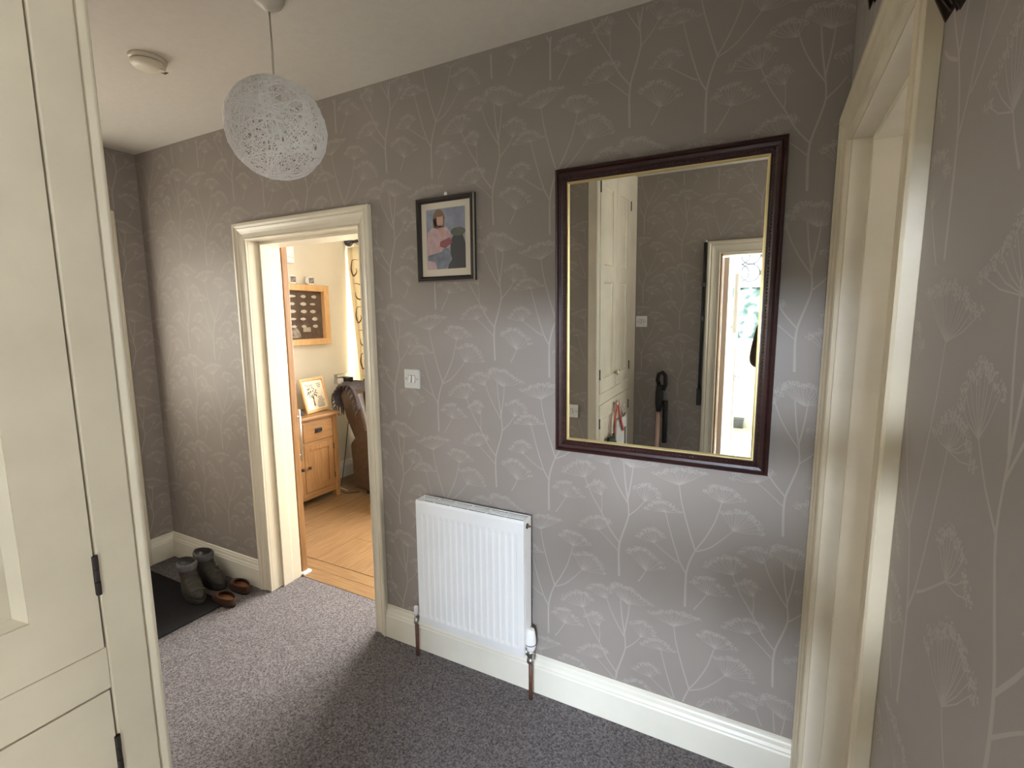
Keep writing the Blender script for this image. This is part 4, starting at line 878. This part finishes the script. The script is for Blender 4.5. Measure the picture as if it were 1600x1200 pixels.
JEAN = mat('dark_trousers', (.02, .024, .035), .9, noise=.2, nscale=120); HAIR = mat('brown_hair', (.05, .028, .015), .6, noise=.3, nscale=60)
lens = CP; pc = CP + CR*.052 - CU*.018 - CF*.014       # phone centre
SHL, SHR = bp(-.165, 0, 1.39), bp(.165, 0, 1.39)
EL, ER = Vector((-.068, -1.955, 1.18)), bp(.27, .12, 1.12)
HLw, HRw = pc-CR*.118-CU*.05-CF*.045, pc+CR*.118-CU*.05-CF*.045      # wrists
V_, E_, R_ = [], [], []
def av(p, r, link=None):
    V_.append(Vector(p)); R_.append(r); i = len(V_)-1
    if link is not None: E_.append((link, i))
    return i
pel = av(bp(0, 0, .93), (.125, .095)); ch = av(bp(0, 0, 1.22), (.12, .09), pel); nk = av(bp(0, .0, 1.42), (.06, .06), ch); nk2 = av(bp(0, .015, 1.50), (.052, .055), nk)
jaw = av(bp(0, .035, 1.565), (.065, .080), nk2); hd_ = av(bp(0, .025, 1.66), (.078, .098), jaw); tp = av(bp(0, .02, 1.735), (.055, .07), hd_)
for sgn, sh_, el, wr in ((-1, SHL, EL, HLw), (1, SHR, ER, HRw)):
    a = av(sh_, .055, ch); m_ = av(sh_.lerp(el, .5), .045, a); e = av(el, .038, m_); f_ = av(el.lerp(wr, .5), .034, e); w_ = av(wr, .024, f_)
    side = CR*sgn
    pm = av(wr+CU*.045-side*.012+CF*.012, (.030, .018), w_)
    for i in range(4):        # fingers wrap round the end of the phone from behind to the lens side edge
        lat = CU*(.030-.022*i+.045)
        L_ = (.92, 1, .95, .8)[i]
        k1 = av(wr+lat+CF*.030-side*.006, .0098, pm); k2 = av(wr+lat+CF*(.030+.018*L_)-side*.022, .0088, k1); k3 = av(wr+lat+CF*(.030+.022*L_)-side*.044*L_, .0078, k2)
    t1 = av(wr+CU*.052-side*.022-CF*.002, .011, pm); t2 = av(wr+CU*.066-side*.046+CF*.012, .0095, t1); av(wr+CU*.074-side*.068+CF*.019, .0085, t2)
    hp = av(bp(sgn*.095, 0, .88), (.09, .10), pel); kn = av(bp(sgn*.11, .02, .48), .062, hp); an_ = av(bp(sgn*.115, -.01, .10), .042, kn); he = av(bp(sgn*.118, .01, .045), .04, an_); av(bp(sgn*.13, .15, .035), (.032, .04), he)
person = skin_mesh('person', V_, E_, R_, SKIN, origin=ctr)
tag(person, 'person in a brown jumper raising a phone, elbow seen in the mirror', 'person')
def garment(name, pts, m, grow):
    V2, E2, R2, key = [], [], [], {}
    return V2
# jumper: torso and sleeves
jv = [bp(0, 0, 1.02), bp(0, 0, 1.24), bp(0, 0, 1.37), bp(0, .003, 1.455), bp(0, 0, .82)]; je = [(0, 1), (1, 2), (2, 3), (0, 4)]; jr = [(.168, .130), (.178, .138), (.130, .105), (.076, .076), (.165, .130)]
for sh_, el, wr in ((SHL, EL, HLw), (SHR, ER, HRw)):
    i0 = len(jv); jv += [sh_, sh_.lerp(el, .5), el, el.lerp(wr, .5), el.lerp(wr, .88)]; jr += [.072, .060, .054, .046, .036]; je += [(1, i0)]+[(i0+k, i0+k+1) for k in range(4)]
skin_mesh('jumper', jv, je, jr, KNIT, person, root=1)
tv = [bp(0, 0, .99), bp(-.095, 0, .86), bp(-.11, .02, .48), bp(-.115, -.01, .09), bp(.095, 0, .86), bp(.11, .02, .48), bp(.115, -.01, .09)]
skin_mesh('trousers', tv, [(0, 1), (1, 2), (2, 3), (0, 4), (4, 5), (5, 6)], [(.16, .12), .105, .078, .062, .105, .078, .062], JEAN, person)
RZF = Matrix(((Rh.x, Fh.x, 0, 0), (Rh.y, Fh.y, 0, 0), (0, 0, 1, 0), (0, 0, 0, 1)))
def shoe_at(sgn):
    M = Matrix.Translation(bp(sgn*.122, .0, .0)) @ RZF @ Matrix.Rotation(math.pi/2, 4, 'Z')
    loft(MB(), [foot_ring(.001, -.08, .20, .045), foot_ring(.03, -.084, .205, .048), foot_ring(.06, -.08, .18, .045), foot_ring(.09, -.072, .08, .042), foot_ring(.105, -.06, .05, .03)]).xf(M).build('shoe', BLACKPL, person, True)
shoe_at(-1); shoe_at(1)
hm = Matrix.Translation(bp(0, .005, 1.675)) @ RZF
MB().ball((0, -.018, .012), (.090, .108, .100), 20, 12).xf(hm).build('hair', HAIR, person, True)
for s_ in (-1, 1):
    MB().ball(bp(s_*.031, .118, 1.645), (.012, .012, .009), 10, 8).build('eye', WHITE, person, True)
    MB().ball(bp(s_*.088, .01, 1.64), (.014, .022, .032), 10, 8).build('ear', SKIN, person, True)
MB().tube([bp(0, .118, 1.655), bp(0, .140, 1.62), bp(0, .124, 1.605)], [.007, .013, .009], 8).build('nose', SKIN, person, True)
MB().tube([bp(-.026, .108, 1.572), bp(0, .118, 1.570), bp(.026, .108, 1.572)], [.003, .006, .003], 8).build('mouth', mat('lips', (.42, .17, .14), .5), person, True)
phn = thing('phone', pc, 'black phone held up by the person in the brown jumper', 'phone')
PM = Matrix(((CR.x, CU.x, CF.x, pc.x), (CR.y, CU.y, CF.y, pc.y), (CR.z, CU.z, CF.z, pc.z), (0, 0, 0, 1)))
MB().box(-.074, .074, -.036, .036, -.004, .004).xf(PM).build('phone_body', BLACKPL, phn, bevel=.006, seg=3)
MB().box(-.070, .070, -.032, .032, -.0046, -.0038).xf(PM).build('screen', mat('screen_glass', (.01, .01, .012), .05), phn)
MB().lathe([(.008, 0), (.008, .003)], (-.038, .018, .004), (0, 0, 1), 14).xf(PM).build('camera_lens', GREYP, phn)
for o in bpy.data.objects:
    if '_org' in o: del o['_org']
